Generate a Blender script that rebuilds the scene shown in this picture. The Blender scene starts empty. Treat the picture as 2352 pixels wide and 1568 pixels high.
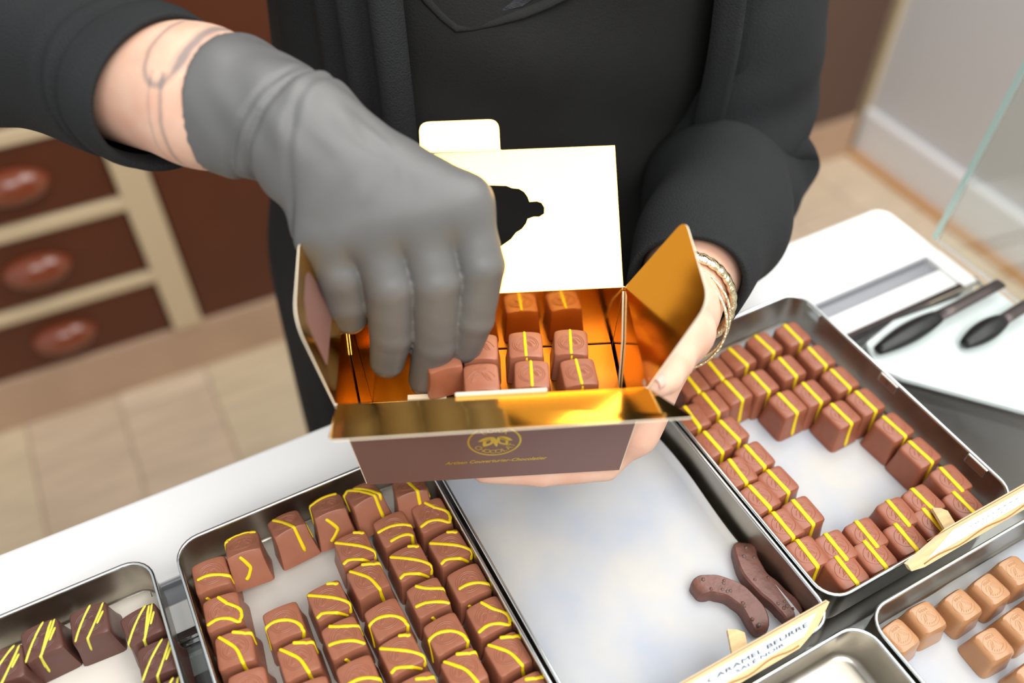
import bpy, bmesh, math, random
import numpy as np
from mathutils import Vector, Matrix

random.seed(7); rng = np.random.default_rng(7)
sc = bpy.context.scene
COL = sc.collection
R = math.radians
# ------------------------------------------------------------------ camera
ZC = 1.52
cam = bpy.data.cameras.new('camera'); co = bpy.data.objects.new('camera', cam); COL.objects.link(co)
co.location = (0, 0, ZC); co.rotation_euler = (R(90 - 47.2), 0, 0)
cam.sensor_width = 36; cam.lens = 36 * 2040 / 2352; cam.clip_start = .02; cam.clip_end = 50
cam.dof.use_dof = True; cam.dof.focus_distance = .535; cam.dof.aperture_fstop = 2.9
sc.camera = co
# ------------------------------------------------------------------ light
w = bpy.data.worlds.new('world'); sc.world = w; w.use_nodes = True
bg = w.node_tree.nodes['Background']; bg.inputs[0].default_value = (.95, .97, 1.0, 1); bg.inputs[1].default_value = .60
def area(name, loc, target, sx, sy, power, col=(1, 1, 1)):
    l = bpy.data.lights.new(name, 'AREA'); l.shape = 'RECTANGLE'; l.size = sx; l.size_y = sy; l.energy = power; l.color = col
    o = bpy.data.objects.new(name, l); COL.objects.link(o); o.location = loc
    o.rotation_euler = (Vector(target) - Vector(loc)).to_track_quat('-Z', 'Y').to_euler()
    return o
area('shop_window_light', (.45, -1.1, 3.0), (0, .4, 1.0), 2.1, 1.4, 44, (1, .985, .96))
area('ceiling_panel_light', (.95, .75, 2.9), (.1, .35, 1.0), 2.0, 1.4, 44, (1, .98, .95))
vs = sc.view_settings
vs.view_transform = 'Standard'; vs.look = 'None'; vs.exposure = .29; vs.gamma = 1; vs.use_curve_mapping = False

# ------------------------------------------------------------------ helpers
A28 = R(28)
UH = np.array([-math.sin(A28), math.cos(A28)]); VH = np.array([math.cos(A28), math.sin(A28)])
def W(v, u, z):                      # counter frame (along counter, away from customer) -> world
    p = VH * v + UH * u
    return (p[0], p[1], z)
def tag(o, label, cat, group=None, kind=None):
    if label: o['label'] = label
    if cat: o['category'] = cat
    if group: o['group'] = group
    if kind: o['kind'] = kind
    return o
def empty(name, loc, rz=0.0):
    o = bpy.data.objects.new(name, None); COL.objects.link(o); o.location = loc; o.rotation_euler = (0, 0, rz)
    o.empty_display_size = .02
    return o
def link(name, me, mat=None, parent=None, loc=(0, 0, 0), rot=(0, 0, 0)):
    o = bpy.data.objects.new(name, me); COL.objects.link(o); o.location = loc; o.rotation_euler = rot
    if parent: o.parent = parent
    if mat is not None and len(me.materials) == 0:
        for m in (mat if isinstance(mat, (list, tuple)) else [mat]): me.materials.append(m)
    return o
def mesh(name, V, F, smooth=False, mi=None):
    me = bpy.data.meshes.new(name); me.from_pydata([tuple(map(float, p)) for p in V], [], F); me.update()
    if smooth: me.polygons.foreach_set('use_smooth', [True] * len(me.polygons))
    if mi is not None: me.polygons.foreach_set('material_index', mi)
    return me
class MB:
    def __init__(s): s.V = []; s.F = []; s.M = []
    def add(s, V, F, m=0):
        n = len(s.V); s.V += [tuple(p) for p in V]; s.F += [tuple(i + n for i in f) for f in F]; s.M += [m] * len(F)
    def box(s, c, d, rz=0, m=0):
        x, y, z = [k / 2 for k in d]; ca, sa = math.cos(rz), math.sin(rz)
        V = []
        for a, b, e in [(-1,-1,-1),(1,-1,-1),(1,1,-1),(-1,1,-1),(-1,-1,1),(1,-1,1),(1,1,1),(-1,1,1)]:
            X, Y = a * x, b * y; V.append((c[0] + X * ca - Y * sa, c[1] + X * sa + Y * ca, c[2] + e * z))
        s.add(V, [(0,3,2,1),(4,5,6,7),(0,1,5,4),(1,2,6,5),(2,3,7,6),(3,0,4,7)], m)
    def quadbox(s, P, z0, z1, m=0):          # prism over a CCW plan polygon
        n = len(P)
        V = [(p[0], p[1], z0) for p in P] + [(p[0], p[1], z1) for p in P]
        s.add(V, [tuple(range(n - 1, -1, -1)), tuple(range(n, 2 * n))] + [(i, (i + 1) % n, n + (i + 1) % n, n + i) for i in range(n)], m)
    def tube(s, pts, r, n=6, m=0, closed=False, caps=True, flat=1.0, up=None):
        pts = [Vector(p) for p in pts]; N = len(pts); V = []; F = []
        rr = r if isinstance(r, (list, tuple)) else [r] * N
        prev = None
        for i, p in enumerate(pts):
            t = (pts[(i + 1) % N] - pts[i - 1]) if closed else (pts[min(i + 1, N - 1)] - pts[max(i - 1, 0)])
            t.normalize()
            if up is not None: b = Vector(up[i] if isinstance(up, list) else up)
            else: b = prev if prev else (Vector((0, 0, 1)) if abs(t.z) < .9 else Vector((1, 0, 0)))
            b = b - t * b.dot(t); b.normalize(); prev = b; c = t.cross(b)
            for k in range(n):
                a = 2 * math.pi * k / n; V.append(p + b * (math.cos(a) * rr[i] * flat) + c * (math.sin(a) * rr[i]))
        for i in range(N if closed else N - 1):
            for k in range(n):
                a = i * n + k; b2 = i * n + (k + 1) % n; j = ((i + 1) % N) * n
                F.append((a, b2, j + (k + 1) % n, j + k))
        if caps and not closed: F += [tuple(range(n - 1, -1, -1)), tuple((N - 1) * n + k for k in range(n))]
        s.add(V, F, m)
    def build(s, name, mat, parent=None, smooth=False, loc=(0, 0, 0), rot=(0, 0, 0)):
        multi = isinstance(mat, (list, tuple))
        me = mesh(name, s.V, s.F, smooth, s.M if multi else None)
        return link(name, me, mat, parent, loc, rot)
def bevel(o, wd, seg=2):
    m = o.modifiers.new('bevel', 'BEVEL'); m.width = wd; m.segments = seg; m.limit_method = 'ANGLE'; m.angle_limit = R(35); return o
def solid(o, t, off=0):
    m = o.modifiers.new('solid', 'SOLIDIFY'); m.thickness = t; m.offset = off; return o
def autosmooth(o, ang=35):
    me = o.data; me.polygons.foreach_set('use_smooth', [True] * len(me.polygons))
    me.set_sharp_from_angle(angle=R(ang)); return o

# ------------------------------------------------------------------ materials
MATS = {}
def lin(c): return tuple((x / 12.92 if x <= .04045 else ((x + .055) / 1.055) ** 2.4) for x in [k / 255 for k in c])
def mat(name, rgb, rough=.5, metal=0., var=0., vscale=30., bump=0., bscale=200., spec=.5, sss=0., trans=0., ior=1.45, coat=0., stretch=(1, 1, 1), srgb=True, rvar=0., alt=None):
    m = bpy.data.materials.new(name); m.use_nodes = True; nt = m.node_tree; b = nt.nodes['Principled BSDF']
    c = lin(rgb) if srgb else rgb
    b.inputs['Base Color'].default_value = (*c, 1); b.inputs['Roughness'].default_value = rough; b.inputs['Metallic'].default_value = metal
    b.inputs['Specular IOR Level'].default_value = spec; b.inputs['IOR'].default_value = ior
    b.inputs['Transmission Weight'].default_value = trans; b.inputs['Coat Weight'].default_value = coat
    if sss: b.inputs['Subsurface Weight'].default_value = sss; b.inputs['Subsurface Radius'].default_value = (.006, .0022, .0012); b.inputs['Subsurface Scale'].default_value = 1.0
    tc = nt.nodes.new('ShaderNodeTexCoord'); mp = nt.nodes.new('ShaderNodeMapping'); mp.inputs['Scale'].default_value = stretch
    nt.links.new(tc.outputs['Object'], mp.inputs[0])
    if var or rvar:
        nz = nt.nodes.new('ShaderNodeTexNoise'); nz.inputs['Scale'].default_value = vscale; nz.inputs['Detail'].default_value = 4
        nt.links.new(mp.outputs[0], nz.inputs['Vector'])
        if var:
            r = nt.nodes.new('ShaderNodeValToRGB'); nt.links.new(nz.outputs['Fac'], r.inputs[0])
            c2 = lin(alt) if alt else tuple(k * (1 - var) for k in c)
            r.color_ramp.elements[0].position = .35; r.color_ramp.elements[1].position = .65
            r.color_ramp.elements[0].color = (*c2, 1)
            r.color_ramp.elements[1].color = (*(c if alt else tuple(min(1, k * (1 + var)) for k in c)), 1)
            nt.links.new(r.outputs[0], b.inputs['Base Color'])
        if rvar:
            q = nt.nodes.new('ShaderNodeMapRange'); q.inputs['To Min'].default_value = max(0, rough - rvar); q.inputs['To Max'].default_value = rough + rvar
            nt.links.new(nz.outputs['Fac'], q.inputs[0]); nt.links.new(q.outputs[0], b.inputs['Roughness'])
    if bump:
        n2 = nt.nodes.new('ShaderNodeTexNoise'); n2.inputs['Scale'].default_value = bscale; n2.inputs['Detail'].default_value = 3
        nt.links.new(mp.outputs[0], n2.inputs['Vector'])
        bp = nt.nodes.new('ShaderNodeBump'); bp.inputs['Strength'].default_value = bump; bp.inputs['Distance'].default_value = .002
        nt.links.new(n2.outputs['Fac'], bp.inputs['Height']); nt.links.new(bp.outputs[0], b.inputs['Normal'])
    MATS[name] = m
    return m
M_white = mat('white_laminate', (236, 236, 234), .35)
M_floor = [mat('floor_plank_%d' % i, c, .5, var=.10, vscale=6, stretch=(1, 9, 1)) for i, c in enumerate([(206, 186, 160), (197, 176, 150), (212, 193, 167), (200, 182, 152)])]
M_joint = mat('floor_joint', (172, 150, 124), .8)
M_wallw = mat('wall_paint', (203, 202, 202), .7)
M_wallb = mat('wall_brown', (92, 68, 56), .7)
M_base = mat('white_baseboard', (226, 226, 226), .5)
M_tanstrip = mat('tan_strip', (196, 146, 92), .6)
M_cream = mat('cream_frame', (200, 180, 146), .5)
M_plinth = mat('plinth_wood', (184, 154, 128), .55, var=.06, vscale=5)
M_drawer = mat('drawer_brown', (84, 42, 22), .45, var=.12, vscale=3)
M_pull = mat('brown_gloss_pull', (120, 58, 34), .18, coat=.5)
M_steel = mat('tray_steel', (178, 172, 160), .31, 1.0, var=.16, vscale=26, bump=.08, bscale=60, rvar=.09)
M_rim = mat('tray_rim_steel', (226, 230, 228), .22, 1.0)
M_track = mat('track_aluminium', (150, 152, 156), .5, .4)
M_darkgap = mat('gap_shade', (52, 40, 36), .6)  # shade of the open gap put into a dark colour
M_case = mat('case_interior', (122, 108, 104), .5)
M_glass = mat('clear_glass', (246, 252, 249), .0, 0, trans=1.0, ior=1.45)
M_gedge = mat('green_glass_edge', (186, 212, 203), .2)
M_acryl = mat('pale_acrylic', (222, 232, 230), .12, coat=.6)
M_black = mat('black_plastic', (22, 22, 20), .35)
M_blade = mat('blade_grey', (92, 82, 80), .35, .6)
M_milk = mat('milk_chocolate', (154, 97, 73), .36, var=.05, vscale=120, bump=.015, bscale=500, spec=.45)
M_stripe = mat('striped_milk_chocolate', (148, 87, 63), .33, var=.05, vscale=120, spec=.5)
M_dark = mat('dark_chocolate', (92, 60, 52), .34, var=.06, vscale=90, spec=.45)
M_caramel = mat('caramel_gloss', (178, 130, 90), .2, var=.04, vscale=60, spec=.55)
M_yellow = mat('yellow_cocoa_butter', (236, 204, 20), .45)
M_pale = mat('pale_yellow_cocoa_butter', (214, 204, 74), .45)
M_stick = mat('dark_coated_peel', (112, 74, 64), .42, var=.12, vscale=120, bump=.3, bscale=220)
M_nib = mat('cocoa_nib', (108, 90, 82), .5, var=.2, vscale=300)
M_wood = mat('birch_ply', (226, 196, 146), .55, var=.10, vscale=40, stretch=(1, 8, 1))
M_woodedge = mat('birch_ply_edge', (236, 214, 172), .6)
M_ply = mat('ply_glue_line', (160, 112, 62), .7)
M_label = mat('sign_label', (232, 240, 246), .4)
M_ink = mat('sign_ink', (44, 48, 64), .6)
M_inkpale = mat('sign_ink_faded', (130, 140, 152), .6)
M_cloth = mat('black_knit', (35, 35, 34), .85, bump=.25, bscale=900, spec=.25, var=.10, vscale=14)
M_card = mat('black_cardigan', (38, 39, 40), .88, bump=.5, bscale=900, spec=.25, var=.10, vscale=12)
M_trous = mat('black_trouser', (30, 31, 33), .85, bump=.2, bscale=700, spec=.2)
M_lace = mat('black_lace', (44, 44, 48), .8, bump=1.0, bscale=260)
M_glove = mat('black_nitrile', (96, 96, 95), .46, bump=.05, bscale=120, spec=.45, var=.06, vscale=16)
M_gold = mat('gold_foil', (.98, .60, .16), .11, 1.0, bump=.012, bscale=900, srgb=False)
M_goldtext = mat('gold_foil_print', (214, 180, 62), .3, .55)
M_brown = mat('brown_box_card', (116, 84, 76), .42, var=.04, vscale=20)
M_board = mat('cream_board_edge', (240, 226, 200), .7)
M_bangle = mat('gold_bangle', (.86, .72, .46), .25, 1.0, srgb=False, bump=.6, bscale=420)
M_nail = mat('nail', (226, 178, 162), .25)

# skin with the tattoo lines round the wrist (pigment, laid along the forearm axis)
FA = np.array([-.176, .420, 1.2615]); FB = np.array([-.106, .390, 1.261]); FAX = (FB - FA) / np.linalg.norm(FB - FA)
M_skin = mat('skin', (222, 182, 158), .48, spec=.35, sss=.12, var=.5, vscale=55, alt=(216, 168, 144))
def add_tattoo():
    nt = M_skin.node_tree; b = nt.nodes['Principled BSDF']
    src = b.inputs['Base Color'].links[0].from_socket
    g = nt.nodes.new('ShaderNodeNewGeometry')
    def mth(op, a, b2=None, c=None):
        n = nt.nodes.new('ShaderNodeMath'); n.operation = op
        for i, k in enumerate((a, b2, c)):
            if k is None: continue
            if isinstance(k, (int, float)): n.inputs[i].default_value = k
            else: nt.links.new(k, n.inputs[i])
        return n.outputs[0]
    def dot(vec, off):
        n = nt.nodes.new('ShaderNodeVectorMath'); n.operation = 'SUBTRACT'; n.inputs[1].default_value = tuple(off); nt.links.new(g.outputs['Position'], n.inputs[0])
        d = nt.nodes.new('ShaderNodeVectorMath'); d.operation = 'DOT_PRODUCT'; d.inputs[1].default_value = tuple(vec); nt.links.new(n.outputs[0], d.inputs[0]); return d.outputs['Value']
    s = dot(FAX, FA)
    nz = nt.nodes.new('ShaderNodeTexNoise'); nz.inputs['Scale'].default_value = 60; nt.links.new(g.outputs['Position'], nz.inputs[0])
    s = mth('ADD', s, mth('MULTIPLY', mth('SUBTRACT', nz.outputs['Fac'], .5), .004))
    def band(x, wd): return mth('SUBTRACT', 1.0, mth('SMOOTH_MIN', mth('DIVIDE', mth('ABSOLUTE', mth('SUBTRACT', s, x)), wd), 1.0, .2))
    side = np.cross(FAX, (0, 0, 1)); 
    zz = dot((0, 0, 1), FA)
    low = mth('LESS_THAN', zz, .029)
    rings = mth('MULTIPLY', mth('ADD', mth('MULTIPLY', band(.0165, .0022), .55), mth('MULTIPLY', band(.0095, .0016), .3)), low)
    # motif on the upper side: a curl and a shaded patch
    def blob(cs, cz, rr, wd):
        d = mth('SQRT', mth('ADD', mth('POWER', mth('ABSOLUTE', mth('SUBTRACT', s, cs)), 2.0), mth('POWER', mth('ABSOLUTE', mth('SUBTRACT', zz, cz)), 2.0)))
        return mth('MAXIMUM', mth('SUBTRACT', 1.0, mth('DIVIDE', mth('ABSOLUTE', mth('SUBTRACT', d, rr)), wd)), 0.0)
    yy = mth('LESS_THAN', dot(side, FA), 1.0)
    motif = mth('ADD', mth('MULTIPLY', blob(.012, .034, .010, .0026), .6), mth('MULTIPLY', blob(.022, .034, .0, .006), .7))
    motif = mth('MULTIPLY', motif, mth('GREATER_THAN', zz, .022))
    near = mth('LESS_THAN', mth('ABSOLUTE', s), .05)
    fac = mth('MULTIPLY', mth('MINIMUM', mth('ADD', rings, motif), .75), near)
    fac = mth('MULTIPLY', fac, mth('LESS_THAN', dot((1, 0, 0), (-.10, 0, 0)), 0.0))
    mx = nt.nodes.new('ShaderNodeMix'); mx.data_type = 'RGBA'
    nt.links.new(fac, mx.inputs['Factor']); nt.links.new(src, mx.inputs[6]); mx.inputs[7].default_value = (*lin((98, 104, 106)), 1)
    nt.links.new(mx.outputs[2], b.inputs['Base Color'])
add_tattoo()
# waxed paper: bluish and warm patches of the sheet itself
M_paper = mat('waxed_paper', (190, 188, 183), .5, var=.5, vscale=17, alt=(170, 177, 188), bump=.06, bscale=60)
M_paper2 = mat('waxed_paper_warm', (206, 200, 190), .5, var=.03, vscale=20, bump=.06, bscale=60)

# ------------------------------------------------------------------ lettering outlines (built-in font)
def text_mesh(txt, size, shear=0.):
    V, F = TXT[(txt, shear)]; return [(a * size, b * size, 0) for a, b, c in V], F
TXT = {}
def make_text(txt, size, shear=0., align='CENTER', ext=.0):
    c = bpy.data.curves.new('txt', 'FONT'); c.body = txt; c.size = size; c.shear = shear; c.align_x = align; c.extrude = ext; c.resolution_u = 3; c.offset = .022 if shear else .0
    o = bpy.data.objects.new('txt', c); COL.objects.link(o)
    bpy.context.view_layer.update()
    dg = bpy.context.evaluated_depsgraph_get(); me = bpy.data.meshes.new_from_object(o.evaluated_get(dg))
    bpy.data.objects.remove(o); V = [tuple(v.co) for v in me.vertices]; F = [tuple(p.vertices) for p in me.polygons]; bpy.data.meshes.remove(me)
    return V, F

for t_ in sorted(set('CHOCOLATLORA')) + ['CARAMEL BEURRE', 'SAL\u00c9 NOIR', '. .. . . . - - - -', '. .  . . - -']: TXT[(t_, 0.)] = make_text(t_, 1.0)
TXT[('Artisan Couverturier-Chocolatier', .35)] = make_text('Artisan Couverturier-Chocolatier', 1.0, .35)
# ------------------------------------------------------------------ implicit surfaces (bodies, glove)
def sdf_mesh(name, fn, lo, hi, h, n=16):
    lo = np.array(lo, float); hi = np.array(hi, float)
    nc = np.ceil((hi - lo) / (h * n)).astype(int)
    G = np.stack(np.meshgrid(*[np.arange(k) for k in nc], indexing='ij'), -1).reshape(-1, 3)
    cen = lo + (G + .5) * n * h
    act = G[np.abs(fn(cen)) < n * h * .5 * 1.732 * 1.35 + 2 * h]
    BIG = 1 << 20
    ids = []; pos = []; quads = []
    ax = np.arange(-1, n + 1)
    I = np.stack(np.meshgrid(ax, ax, ax, indexing='ij'), -1)
    def key(c): return (c[..., 0].astype(np.int64) * BIG + c[..., 1]) * BIG + c[..., 2]
    corners = np.array([(a, b, c) for a in (0, 1) for b in (0, 1) for c in (0, 1)])
    edges = [(i, j) for i in range(8) for j in range(i + 1, 8) if np.abs(corners[i] - corners[j]).sum() == 1]
    for g in act:
        idx = I + g * n
        D = fn((lo + idx * h).reshape(-1, 3)).reshape(n + 2, n + 2, n + 2)
        if D.min() > 0 or D.max() < 0: continue
        m = n + 1
        cd = np.stack([D[a:a + m, b:b + m, c:c + m] for a, b, c in corners], -1)
        s = cd < 0
        mixed = s.any(-1) & ~s.all(-1)
        cells = np.argwhere(mixed)
        if len(cells) == 0: continue
        dv = cd[mixed]; P = np.zeros((len(cells), 3)); K = np.zeros(len(cells))
        for i, j in edges:
            a, b = dv[:, i], dv[:, j]; cr = (a < 0) != (b < 0)
            t = np.where(cr, a / np.where(a - b == 0, 1, a - b), 0)
            q = corners[i] + t[:, None] * (corners[j] - corners[i])
            P += q * cr[:, None]; K += cr
        P /= K[:, None]
        gi = cells - 1 + g * n
        ids.append(key(gi + 4)); pos.append(lo + (gi + P) * h)
        for axn in range(3):
            o = [0, 0, 0]; o[axn] = 1
            sl0 = D[1:-1, 1:-1, 1:-1]
            sl1 = D[1 + o[0]:n + 1 + o[0], 1 + o[1]:n + 1 + o[1], 1 + o[2]:n + 1 + o[2]]
            ch = (sl0 < 0) != (sl1 < 0)
            e = np.argwhere(ch)
            if len(e) == 0: continue
            flip = sl0[ch] < 0
            b0 = e + g * n
            u1 = np.zeros(3, int); u2 = np.zeros(3, int); u1[(axn + 1) % 3] = 1; u2[(axn + 2) % 3] = 1
            q = np.stack([key(b0 + 4), key(b0 - u1 + 4), key(b0 - u1 - u2 + 4), key(b0 - u2 + 4)], -1)
            q[~flip] = q[~flip][:, ::-1]
            quads.append(q)
    ids = np.concatenate(ids); pos = np.concatenate(pos); quads = np.concatenate(quads)
    U, first = np.unique(ids, return_index=True)
    pos = pos[first]; fi = np.searchsorted(U, quads)
    me = bpy.data.meshes.new(name)
    me.vertices.add(len(pos)); me.vertices.foreach_set('co', pos.ravel())
    me.loops.add(fi.size); me.loops.foreach_set('vertex_index', fi.ravel().astype(np.int32))
    me.polygons.add(len(fi)); me.polygons.foreach_set('loop_start', np.arange(0, fi.size, 4, dtype=np.int32))
    me.update(calc_edges=True); me.validate()
    me.polygons.foreach_set('use_smooth', [True] * len(me.polygons)); me.update()
    return me
def cone(p, a, b, ra, rb):
    a = np.asarray(a, float); b = np.asarray(b, float); ba = b - a
    t = np.clip(((p - a) @ ba) / (ba @ ba), 0, 1)
    return np.linalg.norm(p - a - t[:, None] * ba, axis=1) - (ra + (rb - ra) * t)
def far(p, pts, r):
    lo_, hi_ = p.min(0), p.max(0); q = np.array(pts)
    return np.any(q.min(0) - r > hi_) or np.any(q.max(0) + r < lo_)
def smin(a, b, k):
    h = np.clip(.5 + .5 * (b - a) / k, 0, 1)
    return b + (a - b) * h - k * h * (1 - h)

# ------------------------------------------------------------------ room
fl = MB(); fl.box((.3, 1.2, -.012), (6, 6, .02))
floor = tag(fl.build('floor', M_joint), None, None, kind='structure')
pw, pl = .19, 1.25
for i in range(-9, 12):
    for j in range(-2, 4):
        off = (i * .43) % pl
        c = W(i * pw + .1, j * pl + off, 0)
        if not (-2.4 < c[0] < 2.8 and -1.6 < c[1] < 4.0): continue
        p = MB(); p.box((0, 0, 0), (pw - .003, pl - .003, .004))
        p.build('floor_plank', M_floor[(i * 7 + j * 3) % 4], floor, loc=(c[0], c[1], .0), rot=(0, 0, A28))
AC = R(26); TC = np.array([math.cos(AC), math.sin(AC)]); NC = np.array([-math.sin(AC), math.cos(AC)]); OFF = 1.50
def CB(t, n, z):                     # cabinet frame
    p = TC * t + NC * (OFF + n); return (p[0], p[1], z)
wb = MB(); c = CB(.1, .56, 1.3); wb.box(c, (4.4, .08, 2.6), AC)
tag(wb.build('wall_back', M_wallb), None, None, kind='structure')
# right wall runs towards the camera
WR = np.array([1.0, 2.16])
def wall_pt(s, n): return WR - UH * s + VH * n
wr = MB(); c = wall_pt(1.33, .06); wr.box((c[0], c[1], 1.3), (.10, 2.7, 2.6), A28)
tag(wr.build('wall_right', M_wallw), None, None, kind='structure')
bb = MB(); c = wall_pt(1.34, .0); bb.box((c[0], c[1], .075), (.026, 2.7, .13), A28)
o = bevel(bb.build('baseboard_right', M_base), .006); tag(o, None, None, kind='structure')
ts = MB(); c = wall_pt(1.35, -.02); ts.box((c[0], c[1], .008), (.03, 2.7, .016), A28)
o = ts.build('trim_1', M_tanstrip); tag(o, None, None, kind='structure')
tr = MB(); c = wall_pt(-.03, .02); tr.box((c[0], c[1], 1.3), (.05, .04, 2.6), A28)
o = tr.build('trim_2', M_cream); tag(o, None, None, kind='structure')

# drawer cabinet behind the person
cab = tag(empty('drawer_cabinet', CB(-.3, .27, 0)), 'brown drawer cabinet with cream frame and oval pulls behind the person', 'cabinet')
def cabpart(name, t0, t1, z0, z1, n0, n1, m, par=None, bv=.004):
    c = np.array(CB((t0 + t1) / 2, (n0 + n1) / 2, (z0 + z1) / 2))
    p = MB(); p.box((0, 0, 0), (t1 - t0, n1 - n0, z1 - z0))
    par = par or cab
    pl_ = np.array(cab.location)
    o = p.build(name, m, par, loc=tuple(c - pl_), rot=(0, 0, AC))
    return bevel(o, bv)
cabpart('carcass', -1.5, 1.80, .13, 1.9, .03, .5, M_drawer)
cabpart('plinth', -1.55, 1.81, 0, .135, -.0, .5, M_plinth)
for (z0, z1) in [(.28, .307), (.464, .492), (.648, .676), (.83, .86), (1.05, 1.08)]:
    cabpart('frame_rail', -.86, -.068, z0, z1, -.005, .04, M_cream)
cabpart('frame_stile', -.075, -.015, .135, 1.9, -.006, .04, M_cream)
cabpart('frame_stile', -.86, -.80, .135, 1.9, -.006, .04, M_cream)
zs = [(.139, .278), (.309, .462), (.494, .646), (.678, .828), (.862, 1.048)]
for k, (z0, z1) in enumerate(zs):
    dr = cabpart('drawer', -.798, -.078, z0, z1, .004, .03, M_drawer)
    c = MB(); V = []; F = []
    nu, nv = 14, 8
    for i in range(nv + 1):
        for j in range(nu + 1):
            a = math.pi * i / nv; b2 = math.pi * j / nu
            V.append((.062 * math.cos(a), -.034 * math.sin(a) * math.sin(b2) - .0, .034 * math.sin(a) * math.cos(b2)))
    for i in range(nv):
        for j in range(nu): F.append((i * (nu + 1) + j, i * (nu + 1) + j + 1, (i + 1) * (nu + 1) + j + 1, (i + 1) * (nu + 1) + j))
    c.add(V, F)
    tp = [-.275, -.262, -.235, -.25, -.25][k]
    o = c.build('oval_pull', M_pull, dr, True, loc=(tp + .438, -.013, 0)); solid(o, .003)
cabpart('door', -.012, .62, .139, 1.9, .004, .03, M_drawer)
cabpart('door', .66, 1.28, .139, 1.9, .004, .03, M_wallb)
cabpart('door', 1.30, 1.80, .139, 1.9, .004, .03, M_wallb)

# ------------------------------------------------------------------ display counter
ZL = 1.006
ctr = tag(empty('display_counter', W(.15, .1, 0)), 'white glass-topped display counter carrying the chocolate trays', 'counter')
def cpart(name, v0, v1, u0, u1, z0, z1, m, bv=.002, seg=2, sm=False):
    p = MB(); p.box((0, 0, 0), (v1 - v0, u1 - u0, z1 - z0))
    c = np.array(W((v0 + v1) / 2, (u0 + u1) / 2, (z0 + z1) / 2)) - np.array(ctr.location)
    o = p.build(name, m, ctr, loc=tuple(c), rot=(0, 0, A28))
    return bevel(o, bv, seg) if bv else o
# rear white ledge with a rounded far corner and the right-hand end rail
def rr_poly(v0, v1, u0, u1, rad, n=6, cs=(1, 1, 1, 1)):
    P = []
    for (cv, cu, a0, on) in [(v1 - rad, u1 - rad, 0, cs[0]), (v0 + rad, u1 - rad, 90, cs[1]), (v0 + rad, u0 + rad, 180, cs[2]), (v1 - rad, u0 + rad, 270, cs[3])]:
        if on:
            for k in range(n + 1):
                a = R(a0 + 90 * k / n); P.append((cv + rad * math.cos(a), cu + rad * math.sin(a)))
        else:
            P.append({0: (v1, u1), 90: (v0, u1), 180: (v0, u0), 270: (v1, u0)}[a0])
    return P
def plan(name, P, z0, z1, m, bv=.002):
    q = MB(); q.quadbox([tuple(np.array(W(a, b, 0))[:2] - np.array(ctr.location)[:2]) for a, b in P], z0, z1)
    o = q.build(name, m, ctr); return bevel(o, bv, 2) if bv else o
plan('rear_ledge', rr_poly(-.75, .604, .341, .411, .014, cs=(1, 0, 0, 0)), ZL - .03, ZL, M_white, .003)
plan('end_rail', [(.588, .298), (.604, .298), (.604, .342), (.588, .342)], ZL - .03, ZL - .0004, M_white, .001)
cpart('door_track', -.75, .587, .326, .340, ZL - .012, ZL - .006, M_track, .001)
cpart('track_lip', -.75, .587, .3385, .3412, ZL - .012, ZL - .001, M_track, .0008)
cpart('inner_strip', -.75, .588, .304, .325, ZL - .02, ZL - .003, M_white, .001)
cpart('gap_shade_strip', -.75, .606, .299, .3035, ZL - .02, ZL - .001, M_darkgap, .0005)  # solid dark strip standing in for the shaded gap between frame and glass
cpart('glass_top', -.75, .604, -.45, .2985, ZL - .010, ZL, M_glass, .001)
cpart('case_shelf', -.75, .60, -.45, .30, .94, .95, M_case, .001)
cpart('case_back', -.75, .60, .30, .405, .02, ZL - .031, M_white, .002)
cpart('case_base', -.75, .60, -.45, .405, .0, .10, M_drawer, .002)
cpart('case_shelf', -.75, .60, -.45, .30, .55, .56, M_white, .001)
cpart('glass_front', -.75, .60, -.46, -.452, .10, ZL, M_glass, .001)

gp = tag(empty('glass_screen', W(.6105, .0, ZL)), 'clear glass screen with green edge standing at the counter end', 'glass panel')
p = MB(); p.box((0, 0, .312), (.006, .70, .62)); p.build('pane', M_glass, gp, rot=(0, 0, 0))
p = MB(); p.box((0, .3525, .312), (.0064, .005, .62)); p.build('polished_edge', M_gedge, gp)
gp.rotation_euler = (Matrix.Rotation(A28, 3, 'Z') @ Matrix.Rotation(R(5), 3, 'Y')).to_euler()

# pale acrylic plate with two black-handled spatulas to the right of the striped tray
pt = MB(); pt.quadbox([tuple(np.array(W(a, b, 0))[:2]) for a, b in [(.452, .262), (.462, .245), (.53, .165), (.60, .12), (.60, .285), (.50, .293), (.463, .285)]], ZL + .0008, ZL + .007)
o = pt.build('acrylic_plate', M_acryl); bevel(o, .002, 3); tag(o, 'pale acrylic plate on the counter right of the striped tray', 'plate')
def spatula(p0, p1, p2, label):
    e = tag(empty('spatula', W(*p0, ZL + .012)), label, 'spatula', 'spatulas on the acrylic plate')
    b = np.array(e.location)
    q = MB(); N = 12; pts = []; rr = []
    for k in range(N + 1):
        t = k / N; a = np.array(W(p0[0] + (p1[0] - p0[0]) * t, p0[1] + (p1[1] - p0[1]) * t, ZL + .013 + .004 * t)) - b
        pts.append(tuple(a)); rr.append(.0015 + .0075 * math.sin(math.pi * min(1, .08 + t * .75)) ** .8)
    q.tube(pts, rr, 10, flat=.6, up=(0, 0, 1)); q.build('handle', M_black, e, True)
    q = MB(); pts = [tuple(np.array(W(p1[0] + (p2[0] - p1[0]) * k / 4, p1[1] + (p2[1] - p1[1]) * k / 4, ZL + .017)) - b) for k in range(5)]
    q.tube(pts, .005, 8, flat=.35, up=(0, 0, 1)); q.build('blade', M_blade, e, True)
spatula((.459, .2705), (.523, .2735), (.597, .277), 'black-handled spatula nearer the white ledge on the acrylic plate')
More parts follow.
